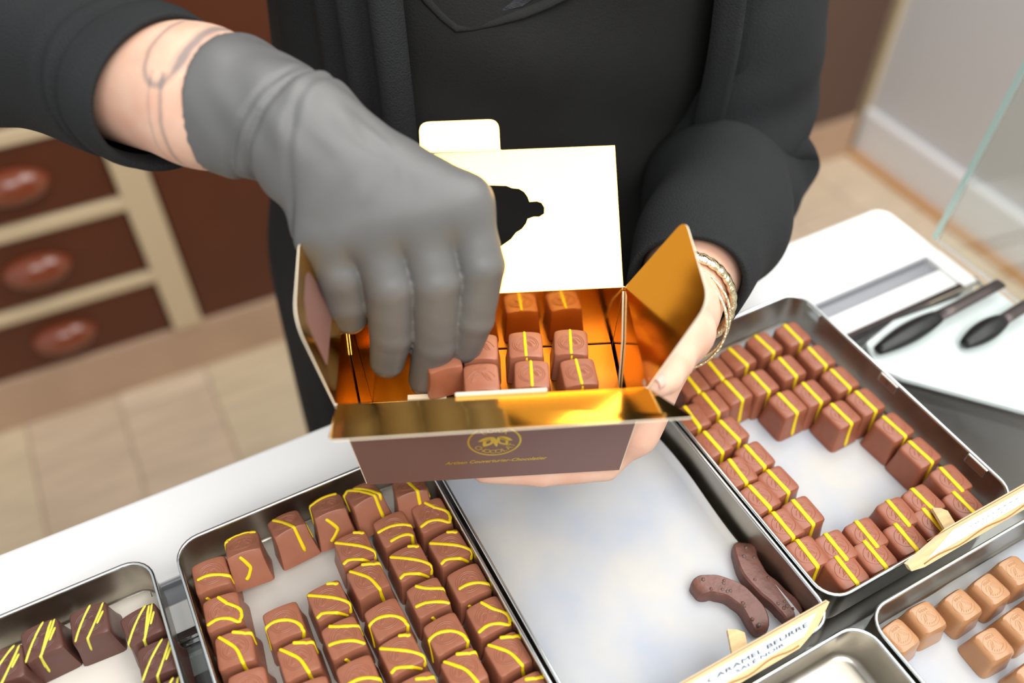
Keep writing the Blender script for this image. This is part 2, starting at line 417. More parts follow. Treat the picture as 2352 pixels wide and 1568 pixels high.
spatula((.522, .244), (.565, .247), (.598, .25), 'black-handled spatula farther from the white ledge, at the right edge')

# ------------------------------------------------------------------ steel trays
ZR = 1.040; ZB = 1.0085
def tray(v0, v1, u0, u1, label, clips=()):
    cv, cu = (v0 + v1) / 2, (u0 + u1) / 2
    e = tag(empty('steel_tray', W(cv, cu, ZL), A28), label, 'tray', 'steel chocolate trays')
    a, b = (v1 - v0) / 2, (u1 - u0) / 2; rad = .016; n = 7
    def ring(ins, z):
        P = []; r = max(.003, rad - ins)
        for sx, sy, a0 in [(1, 1, 0), (-1, 1, 90), (-1, -1, 180), (1, -1, 270)]:
            for k in range(n + 1):
                t = R(a0 + 90 * k / n)
                P.append((sx * (a - ins - r) + r * math.cos(t), sy * (b - ins - r) + r * math.sin(t), z))
        return P
    z0 = .0006; zi = ZB - ZL; zr = ZR - ZL
    levels = [(.006, z0), (.002, z0 + .001), (.0012, z0 + .006), (.0008, zr - .001), (.0016, zr - .001), (.0020, zi + .004), (.0030, zi + .0012), (.006, zi)]
    V = []; F = []
    for ins, z in levels: V += ring(ins, z)
    m = 4 * (n + 1)
    for l in range(len(levels) - 1):
        for k in range(m): F.append((l * m + k, l * m + (k + 1) % m, (l + 1) * m + (k + 1) % m, (l + 1) * m + k))
    F.append(tuple(range(m - 1, -1, -1))); F.append(tuple((len(levels) - 1) * m + k for k in range(m)))
    me = mesh('tray_body', V, F, True); o = link('body', me, M_steel, e); autosmooth(o, 50)
    t = MB(); t.tube(ring(.0012, zr), .00125, 8, closed=True); t.build('rolled_rim', M_rim, e, True)
    for (side, s) in clips:
        q = MB(); q.box((a - .0025, s, zr - .004), (.0022, .016, .008)); o = q.build('clip', M_rim, e); bevel(o, .0006)
    return e
TR = dict(
    A=(-.228, -.0665, .122, .3415), B=(-.0535, .1095, .122, .341), C=(.1115, .2715, .114, .335), D=(.273, .4305, .1225, .3365),
    E=(.286, .4455, -.105, .1105), F=(.123, .2835, -.105, .1085))
tray(*TR['A'], 'steel tray of dark chocolates at the far left edge')
tray(*TR['B'], 'steel tray of milk chocolates with yellow zigzag drizzle, left foreground')
tray(*TR['C'], 'steel tray lined with white paper holding only two coated sticks')
tray(*TR['D'], 'steel tray of milk chocolates with straight yellow stripes, right side', clips=[(0, .085), (0, .005), (0, -.075)])
tray(*TR['E'], 'steel tray of glossy tan caramels at the lower right corner')
tray(*TR['F'], 'nearly empty steel tray at the bottom edge beside the caramels', clips=[(0, .055)])

def paper(t, label, m, rise=0., ins=.0035, amp=.0004, zb=ZB):
    v0, v1, u0, u1 = TR[t]; v0 += ins; v1 -= ins; u0 += ins; u1 -= ins
    nv, nu = 26, 34; V = []; F = []; ph = rng.random(4) * 6
    cv, cu = (v0 + v1) / 2, (u0 + u1) / 2
    for i in range(nu + 1):
        for j in range(nv + 1):
            x = v0 + (v1 - v0) * j / nv - cv; y = u0 + (u1 - u0) * i / nu - cu
            z = .0007 + amp * (1 + .5 * math.sin(x * 90 + ph[0]) + .5 * math.sin(y * 70 + x * 40 + ph[1]))
            s = max(0, (j / nv - .86) / .14); z += rise * s * s * (.8 + .2 * math.sin(y * 50))
            x -= rise * .3 * s * s
            # rounded paper corners
            V.append((x, y, z))
    for i in range(nu):
        for j in range(nv):
            a = i * (nv + 1) + j; F.append((a, a + 1, a + nv + 2, a + nv + 1))
    # trim the corners so the sheet fits the tray's round corners
    def inside(f):
        c = np.mean([V[k] for k in f], axis=0); dx = abs(c[0]) - ((v1 - v0) / 2 - .013); dy = abs(c[1]) - ((u1 - u0) / 2 - .013)
        return not (dx > 0 and dy > 0 and math.hypot(dx, dy) > .013)
    F = [f for f in F if inside(f)]
    me = mesh('paper', V, F, True)
    o = link('paper_liner', me, m, None, W(cv, cu, zb), (0, 0, A28)); solid(o, .00015)
    return tag(o, label, 'paper', 'paper liners in the trays')
paper('A', 'white paper liner under the dark chocolates at far left', M_paper2)
paper('B', 'white paper liner under the yellow-drizzled chocolates', M_paper2)
paper('C', 'large bare white paper liner around the two coated sticks', M_paper, rise=.013, amp=.0005)
paper('D', 'white paper liner under the yellow-striped chocolates', M_paper)
paper('E', 'white paper liner under the tan caramels', M_paper)

# ------------------------------------------------------------------ chocolates
class Choc:
    def __init__(s, t=.0104, b=.0127, h=.0245, arch=.0016, p=12, bev=.0009, flare=1.7, em=.00030):
        s.em = em
        s.t, s.b, s.h, s.arch, s.p, s.bev, s.flare = t, b, h, arch, p, bev, flare
    def rc(s, a, b):
        m = max(abs(a), abs(b))
        if m < 1e-12: return 0., 0.
        r = (abs(a / m) ** s.p + abs(b / m) ** s.p) ** (1 / s.p); return a / r, b / r
    def ztop(s, x, y): return s.h - s.arch * (x / s.t) ** 2
    def surf(s, a, b, lift=0.):
        m = max(abs(a), abs(b))
        if m <= 1:
            x, y = s.rc(a * s.t, b * s.t); return np.array([x, y, s.ztop(x, y) + lift])
        f = max(0., 1 - (m - 1)); qa, qb = s.rc(a / m, b / m)
        wd = s.t + (s.b - s.t) * (1 - f) ** s.flare + lift
        return np.array([qa * wd, qb * wd, f * s.ztop(qa * s.t, qb * s.t)])
    def body(s, emblem=1):
        n = 10; q = MB(); V = []; F = []
        for i in range(n + 1):
            for j in range(n + 1):
                a, b = (j / n * 2 - 1), (i / n * 2 - 1); x, y = s.rc(a * (s.t - s.bev), b * (s.t - s.bev)); V.append((x, y, s.ztop(x, y)))
        for i in range(n):
            for j in range(n): k = i * (n + 1) + j; F.append((k, k + 1, k + n + 2, k + n + 1))
        loop = [(0, j) for j in range(n)] + [(i, n) for i in range(n)] + [(n, n - j) for j in range(n)] + [(n - i, 0) for i in range(n)]
        prev = [i * (n + 1) + j for i, j in loop]
        levels = [(1.0, .35), (1.0, 1.0), (.75, None), (.5, None), (.25, None), (0., None)]
        for f, bv in levels:
            cur = []
            for i, j in loop:
                a, b = (j / n * 2 - 1), (i / n * 2 - 1); qa, qb = s.rc(a, b)
                if bv is not None:
                    wd = s.t - s.bev * (1 - bv) ** 2; z = s.ztop(qa * s.t, qb * s.t) - s.bev * bv ** 2
                else:
                    wd = s.t + (s.b - s.t) * (1 - f) ** s.flare; z = f * (s.ztop(qa * s.t, qb * s.t) - s.bev)
                cur.append(len(V)); V.append((qa * wd, qb * wd, z))
            for k in range(len(loop)): F.append((prev[k], cur[k], cur[(k + 1) % len(loop)], prev[(k + 1) % len(loop)]))
            prev = cur
        F.append(tuple(reversed(prev)))
        q.add(V, F)
        if emblem:
            T = lambda x, y: (x, y, s.ztop(x, y))
            def stroke(pts, r=None, closed=False): q.tube([T(*p_) for p_ in pts], r or s.em, 5, closed=closed, up=(0, 0, 1))
            sc_ = s.t / .0104
            if emblem == 1 or emblem == 3:
                for rr in ((.0078, .0066) if emblem == 1 else (.0078,)):
                    stroke([(rr * sc_ * math.cos(2 * math.pi * k / 36), rr * .86 * sc_ * math.sin(2 * math.pi * k / 36)) for k in range(36)], closed=True)
            g = 1.5 if emblem == 2 else 1.0
            for sg in (-1, 1):
                for wd in (.0012, -.0012, .0):
                    stroke([(sg * (.0006 + .0036 * t_ * g) * sc_, (.0018 - .0040 * t_ + sg * 0) * g * sc_ + wd * g * math.sin(math.pi * t_) * 1.1) for t_ in np.linspace(0, 1, 7)])
                stroke([(sg * (.0004 + .0052 * t_ * g) * sc_, (.0022 + .0012 * math.sin(math.pi * t_ * .9) - .0026 * t_ * t_) * g * sc_) for t_ in np.linspace(0, 1, 7)])
            for k in range(4):
                x = (-.0027 + .0018 * k) * sc_; y = (.0062 if emblem == 2 else .0048) * sc_
                stroke([(x + .0005 * math.cos(t_), y + .0007 * math.sin(t_)) for t_ in np.linspace(0, 2 * math.pi, 7)[:-1]], .00018, True)
            if emblem != 2:
                for k in range(8):
                    a = R(212 + 116 * k / 7); x, y = .0056 * sc_ * math.cos(a), .0048 * sc_ * math.sin(a)
                    stroke([(x - .0004, y - .0003), (x + .0004, y + .0004)], .00018)
        me = mesh('chocolate_body', q.V, q.F, True)
        me.set_sharp_from_angle(angle=R(38))
        return me
    def line(s, q, path, r, flat=.5, n=7):
        pts = []; ups = []
        for k in range(len(path) - 1):
            steps = max(2, int(math.hypot(path[k + 1][0] - path[k][0], path[k + 1][1] - path[k][1]) / .09))
            for j in range(steps + (1 if k == len(path) - 2 else 0)):
                t = j / steps; a = path[k][0] + (path[k + 1][0] - path[k][0]) * t; b = path[k][1] + (path[k + 1][1] - path[k][1]) * t
                m = max(abs(a), abs(b)); P = s.surf(a, b, .0001)
                if m <= .97: up = (0, 0, 1)
                elif m >= 1.05: up = (a if abs(a) >= abs(b) else 0, b if abs(b) > abs(a) else 0, .15)
                else: up = (a if abs(a) >= abs(b) else 0, b if abs(b) > abs(a) else 0, 1)
                pts.append(P); ups.append(up)
        N = len(pts); rr = [r * (.94 + .06 * math.sin(i * .5 + N)) * (.6 if i in (0, N - 1) else 1) for i in range(N)]
        q.tube(pts, rr, n, flat=flat, up=ups)
MILK = Choc()
def bend(p0, p1, bow):           # slightly bowed path in surface coordinates
    out = []
    for k in range(6):
        t = k / 5; out.append((p0[0] + (p1[0] - p0[0]) * t, p0[1] + (p1[1] - p0[1]) * t + bow * math.sin(math.pi * t)))
    return out
def drizzle_mesh(shape, paths, r, flat=.5):
    q = MB()
    for p_ in paths: shape.line(q, p_, r, flat)
    me = mesh('drizzle', q.V, q.F, True); return me
def crv(P):
    out = []; P = [np.array(p_) for p_ in P]
    for i in range(len(P) - 1):
        p0, p1, p2, p3 = P[max(i - 1, 0)], P[i], P[i + 1], P[min(i + 2, len(P) - 1)]
        for t in (0, .25, .5, .75): out.append(tuple(.5 * (2 * p1 + (p2 - p0) * t + (2 * p0 - 5 * p1 + 4 * p2 - p3) * t * t + (3 * p1 - p0 - 3 * p2 + p3) * t ** 3)))
    return out + [tuple(P[-1])]
DPATHS = [
    [[(-.8, -.05), (-.2, -.05), (.4, -.22), (.98, -.5), (1.3, -.75), (1.8, -.95)], [(-.72, -1.25), (-.5, -1.6)]],
    [[(-.75, .98), (-.3, .45), (.1, -.1), (.3, -.9), (.4, -1.3), (.62, -1.75)], [(.0, .96), (.6, .72), (.98, .6), (1.4, .4)], [(-.45, -1.7), (-.32, -1.76)]],
    [[(-1.7, -.7), (-1.3, -.15), (-.98, .12), (-.4, .2), (.3, -.05), (.75, -.5), (.88, -1.05), (.92, -1.3)]],
    [[(-.95, .88), (-.3, .38), (.5, -.2), (.98, -.7), (1.1, -1.3)], [(-.95, -.72), (-.5, -.66), (.2, -1.02), (.9, -1.35)], [(.25, .95), (.9, .72)]],
    [[(-1.8, -1.0), (-1.2, -.35), (-.98, -.12), (.0, -.12), (.98, -.42), (1.5, -.8)], [(.0, .8), (.6, .62), (.98, .55), (1.2, .5)]],
    [[(-.1, .95), (.35, .35), (.95, -.25), (.8, -.98), (.3, -.62), (-.3, -.42), (-.95, -.5)]],
    [[(-.98, .35), (-.2, .3), (.5, .1), (.98, -.15), (1.5, -.4)], [(-.6, -.62), (.1, -.6), (.6, -.85), (.9, -1.25), (1.0, -1.6)]],
    [[(-.4, .95), (.1, .5), (.98, .1), (1.4, -.1)], [(-.3, -1.2), (.0, -1.65)], [(-.9, -.2), (-.3, -.3), (.5, -.62), (.98, -.95)]]]
DZ = []
for k in range(16):
    rr_ = random.Random(k); oy = rr_.uniform(-.16, .16) if k >= 8 else 0; ox = rr_.uniform(-.1, .1) if k >= 8 else 0
    DZ.append(drizzle_mesh(MILK, [crv([(a + ox * (abs(a) < .9), b + oy * (abs(b) < .8)) for a, b in p_]) for p_ in DPATHS[k % 8]], .00115))
TILTDZ = []
for k in range(5):
    P = [[bend((-1.6, .4), (-.9, .9), .05) + bend((-.8, .95), (.9, .9), .08), bend((-.3, -1.1), (.15, -1.45), .0) + bend((.15, -1.5), (-.5, -1.75), -.05)],
         [bend((-.6, .9), (.55, -1.75), .2), bend((1.15, -.5), (1.6, -.9), .0)],
         [bend((-1.5, .5), (.8, .95), .1), bend((-.4, -1.15), (.2, -1.5), .0) + bend((.2, -1.55), (-.7, -1.8), -.03)],
         [bend((-1.4, .3), (-.7, .95), .1) + bend((-.6, .98), (.8, -1.75), .25), bend((-.3, .8), (.9, -1.2), .25)],
         [bend((-.2, .9), (.5, -1.6), .1), bend((1.2, .2), (1.3, -.9), .1)]][k]
    TILTDZ.append(drizzle_mesh(MILK, P, .00125))
ORD = ['zeroth', 'first', 'second', 'third', 'fourth', 'fifth', 'sixth', 'seventh', 'eighth', 'ninth']
EMB = MILK.body(1)
EMB.materials.append(M_milk)
for d_ in DZ + TILTDZ: d_.materials.append(M_yellow)
def put(name, body, dz, loc, rz, label, cat, group, tilt=0, dname='drizzle'):
    e = tag(empty(name, loc, 0), label, cat, group)
    e.rotation_euler = (Matrix.Rotation(rz, 3, 'Z') @ Matrix.Rotation(tilt, 3, 'X')).to_euler()
    link('body', body, None, e)
    if dz is not None: link(dname, dz, None, e)
    return e
K = .976                                    # listed at one height, used at the chocolates' own top height
ZP = ZB + .0017
B = {}
colsB = [(-.0385, [.3223, .2947, .2688, .243, .217]), (-.0085, [.2709, .2458, .22, .194]), (.0188, [.2724, .2459, .22, .194, .168]),
         (.0455, [.2976, .2739, .2449, .221, .1945, .168]), (.0728, [.2992, .2723, .245, .2202, .1945, .168]), (.0995, [.297, .2705, .243, .2179, .1915, .1655])]
k = 0
for ci, (v, us) in enumerate(colsB):
    for ri, uu in enumerate(us):
        lab = 'yellow-drizzled milk chocolate, %s from the back in the %s' % (ORD[ri + 1], ['leftmost column', 'second column from left', 'third column from left', 'third column from right', 'second column from right', 'rightmost column'][ci])
        put('drizzled_chocolate', EMB, DZ[[0, 5, 1, 0, 6, 2, 9, 8, 0, 3, 15, 8, 4, 2, 11, 1, 10, 3, 12, 6, 14, 3, 7, 2, 9, 4, 5, 11, 8, 13, 1, 12, 6][k % 33]], W((v + random.uniform(-.0006, .0006)) * K, (uu + random.uniform(-.0006, .0006)) * K, ZP), A28 + R(random.uniform(-3, 3)) + (R(-5) if ci < 2 else 0), lab, 'chocolate', 'yellow-drizzled chocolates in the left tray')
        k += 1
for i, (v, uu) in enumerate([(-.0165, .3235), (.014, .3255), (.0405, .3255), (.0655, .3235), (.0925, .3145)]):
    put('drizzled_chocolate', EMB, TILTDZ[i], W(v * K, uu * K - .003, ZP + .0058), A28 + R([-6, 3, -4, 4, -10][i]), 'yellow-drizzled milk chocolate leaning on the back wall, %s from left of its row' % ORD[i + 1], 'chocolate', 'yellow-drizzled chocolates in the left tray', tilt=R(-26))
# dark chocolates
DARKB = EMB.copy(); DARKB.materials.clear(); DARKB.materials.append(M_dark)
DDZ = []
for k in range(6):
    rr_ = random.Random(40 + k)
    P = [bend((-1.2 + .5 * rr_.random(), -.9), (.2 + .5 * rr_.random(), 1.0), .1), bend((-.5, -1.5), (.9, .95), -.1), bend((.4, -.3), (.8, .4), 0)]
    if k % 2: P.append(bend((-.5, -1.7), (-.2, -1.0), 0) + bend((-.1, -.9), (.7, .9), .05))
    me = drizzle_mesh(MILK, P, .0008); me.materials.append(M_pale); DDZ.append(me)
for i, (v, uu) in enumerate([(-.1563, .3265), (-.135, .3279), (-.1084, .326), (-.081, .310), (-.0777, .2847), (-.104, .259), (-.0785, .2585), (-.131, .262), (-.157, .29)]):
    if i in (5, 7): continue
    put('dark_chocolate', DARKB, DDZ[i % 6], W(v * K - .002, uu * K - (.001 if i else .006), ZP), A28 + R([-2, 2, -3, 6, -2, 0, 3, 2, 1][i]),
        ['dark chocolate with pale yellow lines, cut off by the left photo edge', 'dark chocolate with pale yellow loops, second from the left photo edge', 'dark chocolate with a vertical yellow line, against the back wall', 'dark chocolate in the back right corner of the far left tray', 'dark chocolate below the back right corner one, far left tray', '', 'dark chocolate lowest by the right rim of the far left tray', '', 'dark chocolate at far left below the back row'][i],
        'chocolate', 'dark chocolates in the far left tray')
# striped chocolates
STR = Choc(t=.0104, b=.0124, arch=.0012, p=9, bev=.0012, em=.0002)
SB = STR.body(3); SB.materials.append(M_stripe)
sq = MB(); STR.line(sq, [(-.05, 1.95), (-.05, -1.95)], .0017, .35, 8)
SD = mesh('stripe', sq.V, sq.F, True); SD.materials.append(M_yellow)
rowsD = [[(.4116, .3127), (.3851, .3143), (.3593, .3134), (.3363, .3113), (.3138, .3094)],
         [(.4119, .2854), (.3854, .2876), (.3582, .2858), (.3361, .2884), (.3141, .2868), (.2929, .2829)],
         [(.4122, .2605), (.3849, .2602), (.363, .2608), (.311, .2606), (.2905, .258)],
         [(.4138, .2359), (.3904, .2353), (.313, .2351), (.2905, .2308)],
         [(.4153, .2093), (.3136, .2115), (.2905, .2076)], [(.4155, .1846), (.3125, .1852), (.290, .184)],
         [(.4168, .1585), (.3883, .155), (.3666, .1557), (.3375, .1536), (.3141, .1558), (.2905, .1608)],
         [(.4101, .1326), (.3825, .1314), (.3581, .1324), (.3321, .1312), (.3088, .1339)]]
for ri, row in enumerate(rowsD):
    cs = sorted(set(p[0] for p in row), reverse=True)
    for ci, (v, uu) in enumerate(row):
        vv = v * K; uw = uu * K
        vv = min(max(vv, .2735 + .0145), .4305 - .0145); uw = min(max(uw, .1225 + .0145), .3365 - .0145)
        put('striped_chocolate', SB, SD, W(vv, uw, ZP), A28 + R(random.uniform(-4, 4)), 'yellow-striped milk chocolate in the right tray, %s row from back, %s from the right rim' % (ORD[ri + 1], ORD[ci + 1]),
            'chocolate', 'yellow-striped chocolates in the right tray', dname='stripe')
# caramels
CAR = Choc(t=.0092, b=.0109, h=.0185, arch=.0009, p=6, bev=.0026, flare=1.3, em=.00012)
CBm = CAR.body(3); CBm.materials.append(M_caramel)
for i, (v, uu, rz, lab) in enumerate([(.3035, .0925, 4, 'glossy tan caramel nearest the left rim of its tray'), (.3258, .0935, -3, 'matte-sided tan caramel, second from left in the back row'), (.3502, .0892, 2, 'glossy tan caramel, third from left in the back row'),
        (.3735, .0885, 3, 'glossy tan caramel, fourth from left in the back row'), (.3965, .0900, -2, 'flat-topped tan caramel at the right end of the back row'), (.3475, .0635, -3, 'tan caramel alone at the front of the white paper patch'),
        (.3712, .0648, 2, 'tan caramel in the second row at the right photo edge'), (.3525, .0385, 3, 'tan caramel cut off at the lower right photo corner'), (.395, .066, 0, 'tan caramel just beyond the right photo edge, second row')]):
    put('caramel', CBm, None, W(v, uu, ZP), A28 + R(rz), lab, 'caramel', 'tan caramels in the corner tray')

# coated peel sticks
def stick(pts, wd, label, seed):
    P = [np.array(W(v, uu, 0)) for v, uu in pts]
    # Catmull-Rom
    C_ = []
    for i in range(len(P) - 1):
        p0, p1, p2, p3 = P[max(i - 1, 0)], P[i], P[i + 1], P[min(i + 2, len(P) - 1)]
        for t in np.linspace(0, 1, 8)[:-1 if i < len(P) - 2 else None]:
            C_.append(.5 * ((2 * p1) + (-p0 + p2) * t + (2 * p0 - 5 * p1 + 4 * p2 - p3) * t * t + (-p0 + 3 * p1 - 3 * p2 + p3) * t ** 3))
    base = np.array([*np.mean(C_, axis=0)[:2], ZP + .0004]); e = tag(empty('coated_stick', tuple(base)), label, 'chocolate', 'dark coated sticks on the bare paper')
    N = len(C_); V = []; F = []; prof = [(-1, 0), (-1.03, .5), (-.97, .88), (-.82, 1.0), (0, 1.0), (.82, 1.0), (.97, .88), (1.03, .5), (1, 0)]; m = len(prof)
    r_ = random.Random(seed)
    for i in range(N):
        t = C_[min(i + 1, N - 1)] - C_[max(i - 1, 0)]; t /= np.linalg.norm(t); nrm = np.array([-t[1], t[0], 0])
        s = i / (N - 1); w_ = wd * (1 - abs(2 * s - 1) ** 10 * .6) * (1 + .035 * math.sin(i * .8 + seed) + r_.uniform(-.012, .012)); hh = .0105 * (1 - abs(2 * s - 1) ** 9 * .5)
        for a, b in prof: V.append(tuple(np.append((C_[i] + nrm * a * w_)[:2] - base[:2], b * hh)))
    for i in range(N - 1):
        for k in range(m): F.append((i * m + k, i * m + (k + 1) % m, (i + 1) * m + (k + 1) % m, (i + 1) * m + k))
    F += [tuple(range(m)), tuple((N - 1) * m + k for k in reversed(range(m)))]
    me = mesh('stick', V, F, True); me.set_sharp_from_angle(angle=R(32)); o = link('body', me, M_stick, e)
    nb = MB()
    for k in range(11):
        i = r_.randrange(2, N - 2); t = C_[i + 1] - C_[i - 1]; t /= np.linalg.norm(t); nrm = np.array([-t[1], t[0], 0])
        c = C_[i] + nrm * r_.uniform(-.7, .7) * wd
        nb = MB(); bmx = bmesh.new(); bmesh.ops.create_icosphere(bmx, subdivisions=1, radius=1)
        VV = [tuple(np.array(v.co) * np.array([r_.uniform(.8, 1.2), r_.uniform(.8, 1.2), 1]) * .0014) for v in bmx.verts]; FF = [tuple(v.index for v in f.verts) for f in bmx.faces]; bmx.free()
        nb.add(VV, FF); nb.build('cocoa_nib', M_nib if k % 3 else M_stick, e, True, loc=(c[0] - base[0], c[1] - base[1], .0100), rot=(0, 0, r_.random() * 6))
stick([(.2195, .1745), (.2265, .1745), (.2335, .1705), (.2405, .1615), (.2430, .1480), (.2395, .1345)], .0066, 'thin curved dark coated stick bowed across the paper', 3)
stick([(.2672, .1880), (.2610, .1775), (.2582, .1645), (.2605, .1510), (.2625, .1395), (.2615, .1310)], .0074, 'thick knobbly dark coated stick lying against the tray wall', 5)

# ------------------------------------------------------------------ text
# ------------------------------------------------------------------ wooden signs
def sign(v0, v1, ub, zb, ut, zt, lines, label, cut, ink, sizes, stickv, tx0):
    e = tag(empty('wooden_sign', W((v0 + v1) / 2, ub, zb), A28), label, 'sign', 'wooden name signs')
    L = v1 - v0; H = math.hypot(ut - ub, zt - zb); el = math.atan2(zt - zb, ut - ub)
    rot = (el, 0, 0)
    # outline in the plate's own plane (x along, y up the plate)
    P = [(-L / 2 + cut[0], 0), (L / 2 - cut[1], 0), (L / 2 - cut[1] * .45, H * .35), (L / 2, H), (-L / 2 + cut[2], H), (-L / 2, H * .5), (-L / 2 + .002, H * .15)]
    q = MB(); n = len(P); th = .003
    q.add([(a, b, -th) for a, b in P] + [(a, b, 0) for a, b in P], [tuple(reversed(range(n))), tuple(range(n, 2 * n))], 0)
    q.add([(a, b, -th) for a, b in P] + [(a, b, 0) for a, b in P], [(i, (i + 1) % n, n + (i + 1) % n, n + i) for i in range(n)], 1)
    q.build('plate', [M_wood, M_woodedge], e, rot=rot)
    g = MB(); g.box((0, H + .00005, -th * .45), (L - cut[2] - .002, .0002, .0004)); g.build('glue_line', M_ply, e, rot=rot)
    lb = MB(); Q = [(-L / 2 + cut[0] + .003, H * .30), (L / 2 - cut[1] * .75 - .002, H * .34), (L / 2 - .010, H * .90), (-L / 2 + cut[2] + .003, H * .93)]
    lb.add([(a, b, .0002) for a, b in Q], [(0, 1, 2, 3)]); lb.build('label', M_label, e, rot=rot)
    wv = MB(); wv.tube([(-L / 2 + cut[0] + (L - cut[0] - cut[1]) * k / 20, H * (.16 + .06 * math.sin(k * .9)), .0001) for k in range(21)], .0005, 5); wv.build('carved_line', M_ply, e, True, rot=rot)
    tm = MB()
    for (s_, y, sz) in lines:
        V, F = text_mesh(s_, sz); tm.add([(a * 1.45 + tx0, b * .62 + H * y, .0006) for a, b, c in V], F)
    tm.build('lettering', ink, e, rot=rot)
    # prop stick behind
    s = MB(); a = (stickv, .006, .004); b = (stickv + .013, .026, -.006)
    s.tube([a, ((a[0] + b[0]) / 2, (a[1] + b[1]) / 2, (a[2] + b[2]) / 2), b], .0058, 6, flat=.35, up=(.3, .2, 1)); s.build('prop_stick', M_wood, e)
    return e
sign(.150, .2655, .1105, 1.0425, .1205, 1.056, [('CARAMEL BEURRE', .63, .0058), ('SAL\u00c9 NOIR', .42, .0047)], 'wooden name sign lettered in two lines on the paper-lined tray', (.0, .026, .0), M_ink, None, -.004, .006)
sign(.326, .452, .1145, 1.0425, .1225, 1.055, [('. .. . . . - - - -', .66, .006), ('. .  . . - -', .45, .005)], 'wooden name sign with faded lettering on the striped tray', (.012, .0, .034), M_inkpale, None, -.022, .008)

# crumbs left in the nearly empty tray
for i, (v, uu, s_) in enumerate([(.262, .040, .006), (.248, .052, .004), (.270, .066, .0035), (.235, .03, .005)]):
    bmx = bmesh.new(); bmesh.ops.create_icosphere(bmx, subdivisions=2, radius=s_)
    V = [tuple(np.array(v_.co) * (1 + .25 * math.sin(v_.co.x * 900 + i) * math.cos(v_.co.y * 1100)) * np.array([1.2, .9, .6])) for v_ in bmx.verts]; F = [tuple(v_.index for v_ in f.verts) for f in bmx.faces]; bmx.free()
    o = link('chocolate_crumb', mesh('crumb', V, F, True), M_dark, None, W(v, uu, ZB + s_ * .55)); tag(o, ['largest dark crumb', 'second largest dark crumb', 'smallest dark crumb', 'dark crumb nearest the camera'][0 if i == 0 else (2 if i == 2 else (3 if i == 3 else 1))] + ' on the bare floor of the nearly empty tray', 'crumb', 'crumbs in the nearly empty tray')

# ------------------------------------------------------------------ the ballotin box
BO = np.array([-.0125, .3245, 1.0862]); YB = R(4.0)
cy, sy = math.cos(YB), math.sin(YB)
def BX(x, y, z): return np.array([x * cy - y * sy, x * sy + y * cy, z])     # box local -> offset from base
bx = tag(empty('chocolate_box', tuple(BO)), 'open brown gift box with gold foil lining held over the trays', 'box')
HB = .083; LB, WB = .0735, .0300; LT, WT = .0797, .0372
def panel(name, P, inner_first=True, th=.0007, parent=None, cutter=None, hole=None):
    """P: polygon (box coordinates) seen from the gold side counter-clockwise."""
    P = [np.array(p_, float) for p_ in P]; nrm = np.zeros(3)
    for i in range(len(P)): nrm += np.cross(P[i], P[(i + 1) % len(P)])
    nrm /= np.linalg.norm(nrm)
    n = len(P); q = MB()
    A_ = [BX(*p_) for p_ in P]; nb = BX(*nrm); B_ = [a - nb * th for a in A_]
    q.add(A_ + B_, [tuple(range(n))], 0)
    q.add(A_ + B_, [tuple(reversed(range(n, 2 * n)))], 1)
    q.add(A_ + B_, [(i, n + i, n + (i + 1) % n, (i + 1) % n) for i in range(n)], 2)
    return q.build(name, [M_gold, M_brown, M_board], parent or bx)
def rounded(P, radii, n=6):
    out = []; N = len(P); P = [np.array(p_, float) for p_ in P]
    for i in range(N):
        r = radii[i]
        if not r: out.append(P[i]); continue
        a, b, c = P[i - 1], P[i], P[(i + 1) % N]; d1 = (a - b) / np.linalg.norm(a - b); d2 = (c - b) / np.linalg.norm(c - b)
        for k in range(n + 1):
            t = k / n; out.append((1 - t) ** 2 * (b + d1 * r) + 2 * t * (1 - t) * b + t * t * (b + d2 * r))
    return out
fl_, fr_, br_, bl_ = (-LB, -WB, 0), (LB, -WB, 0), (LB, WB, 0), (-LB, WB, 0)
FL, FR, BR, BL = (-LT, -WT, HB), (LT, -WT, HB), (LT, WT, HB), (-LT, WT, HB)
panel('bottom_panel', [fl_, fr_, br_, bl_])
front = panel('front_wall', [fr_, fl_, FL, FR])
panel('back_wall', [bl_, br_, BR, BL])
panel('right_wall', [br_, fr_, FR, BR])
panel('left_wall', [fl_, bl_, BL, FL])
# lid flaps
FF_ = [(FL[0] + .001, FL[1], HB), (FR[0] - .001, FR[1], HB), (FR[0] + .0150, FR[1] - .0335, HB + .0165), (FL[0] + .001, FL[1] - .0335, HB + .0145)]
panel('front_flap', rounded([FF_[1], FF_[0], FF_[3], FF_[2]], [0, 0, .004, .004]))
panel('right_flap', rounded([(FR[0], FR[1], HB), (FR[0] + .0245, FR[1] + .006, HB + .0545), (BR[0] + .0245, BR[1] - .010, HB + .0565), (BR[0], BR[1], HB)], [0, .010, .008, 0]))
panel('left_flap', rounded([(BL[0], BL[1], HB), (BL[0] - .014, BL[1] - .010, HB + .055), (FL[0] - .011, FL[1] + .006, HB + .056), (FL[0], FL[1], HB)], [0, .008, .014, 0]))
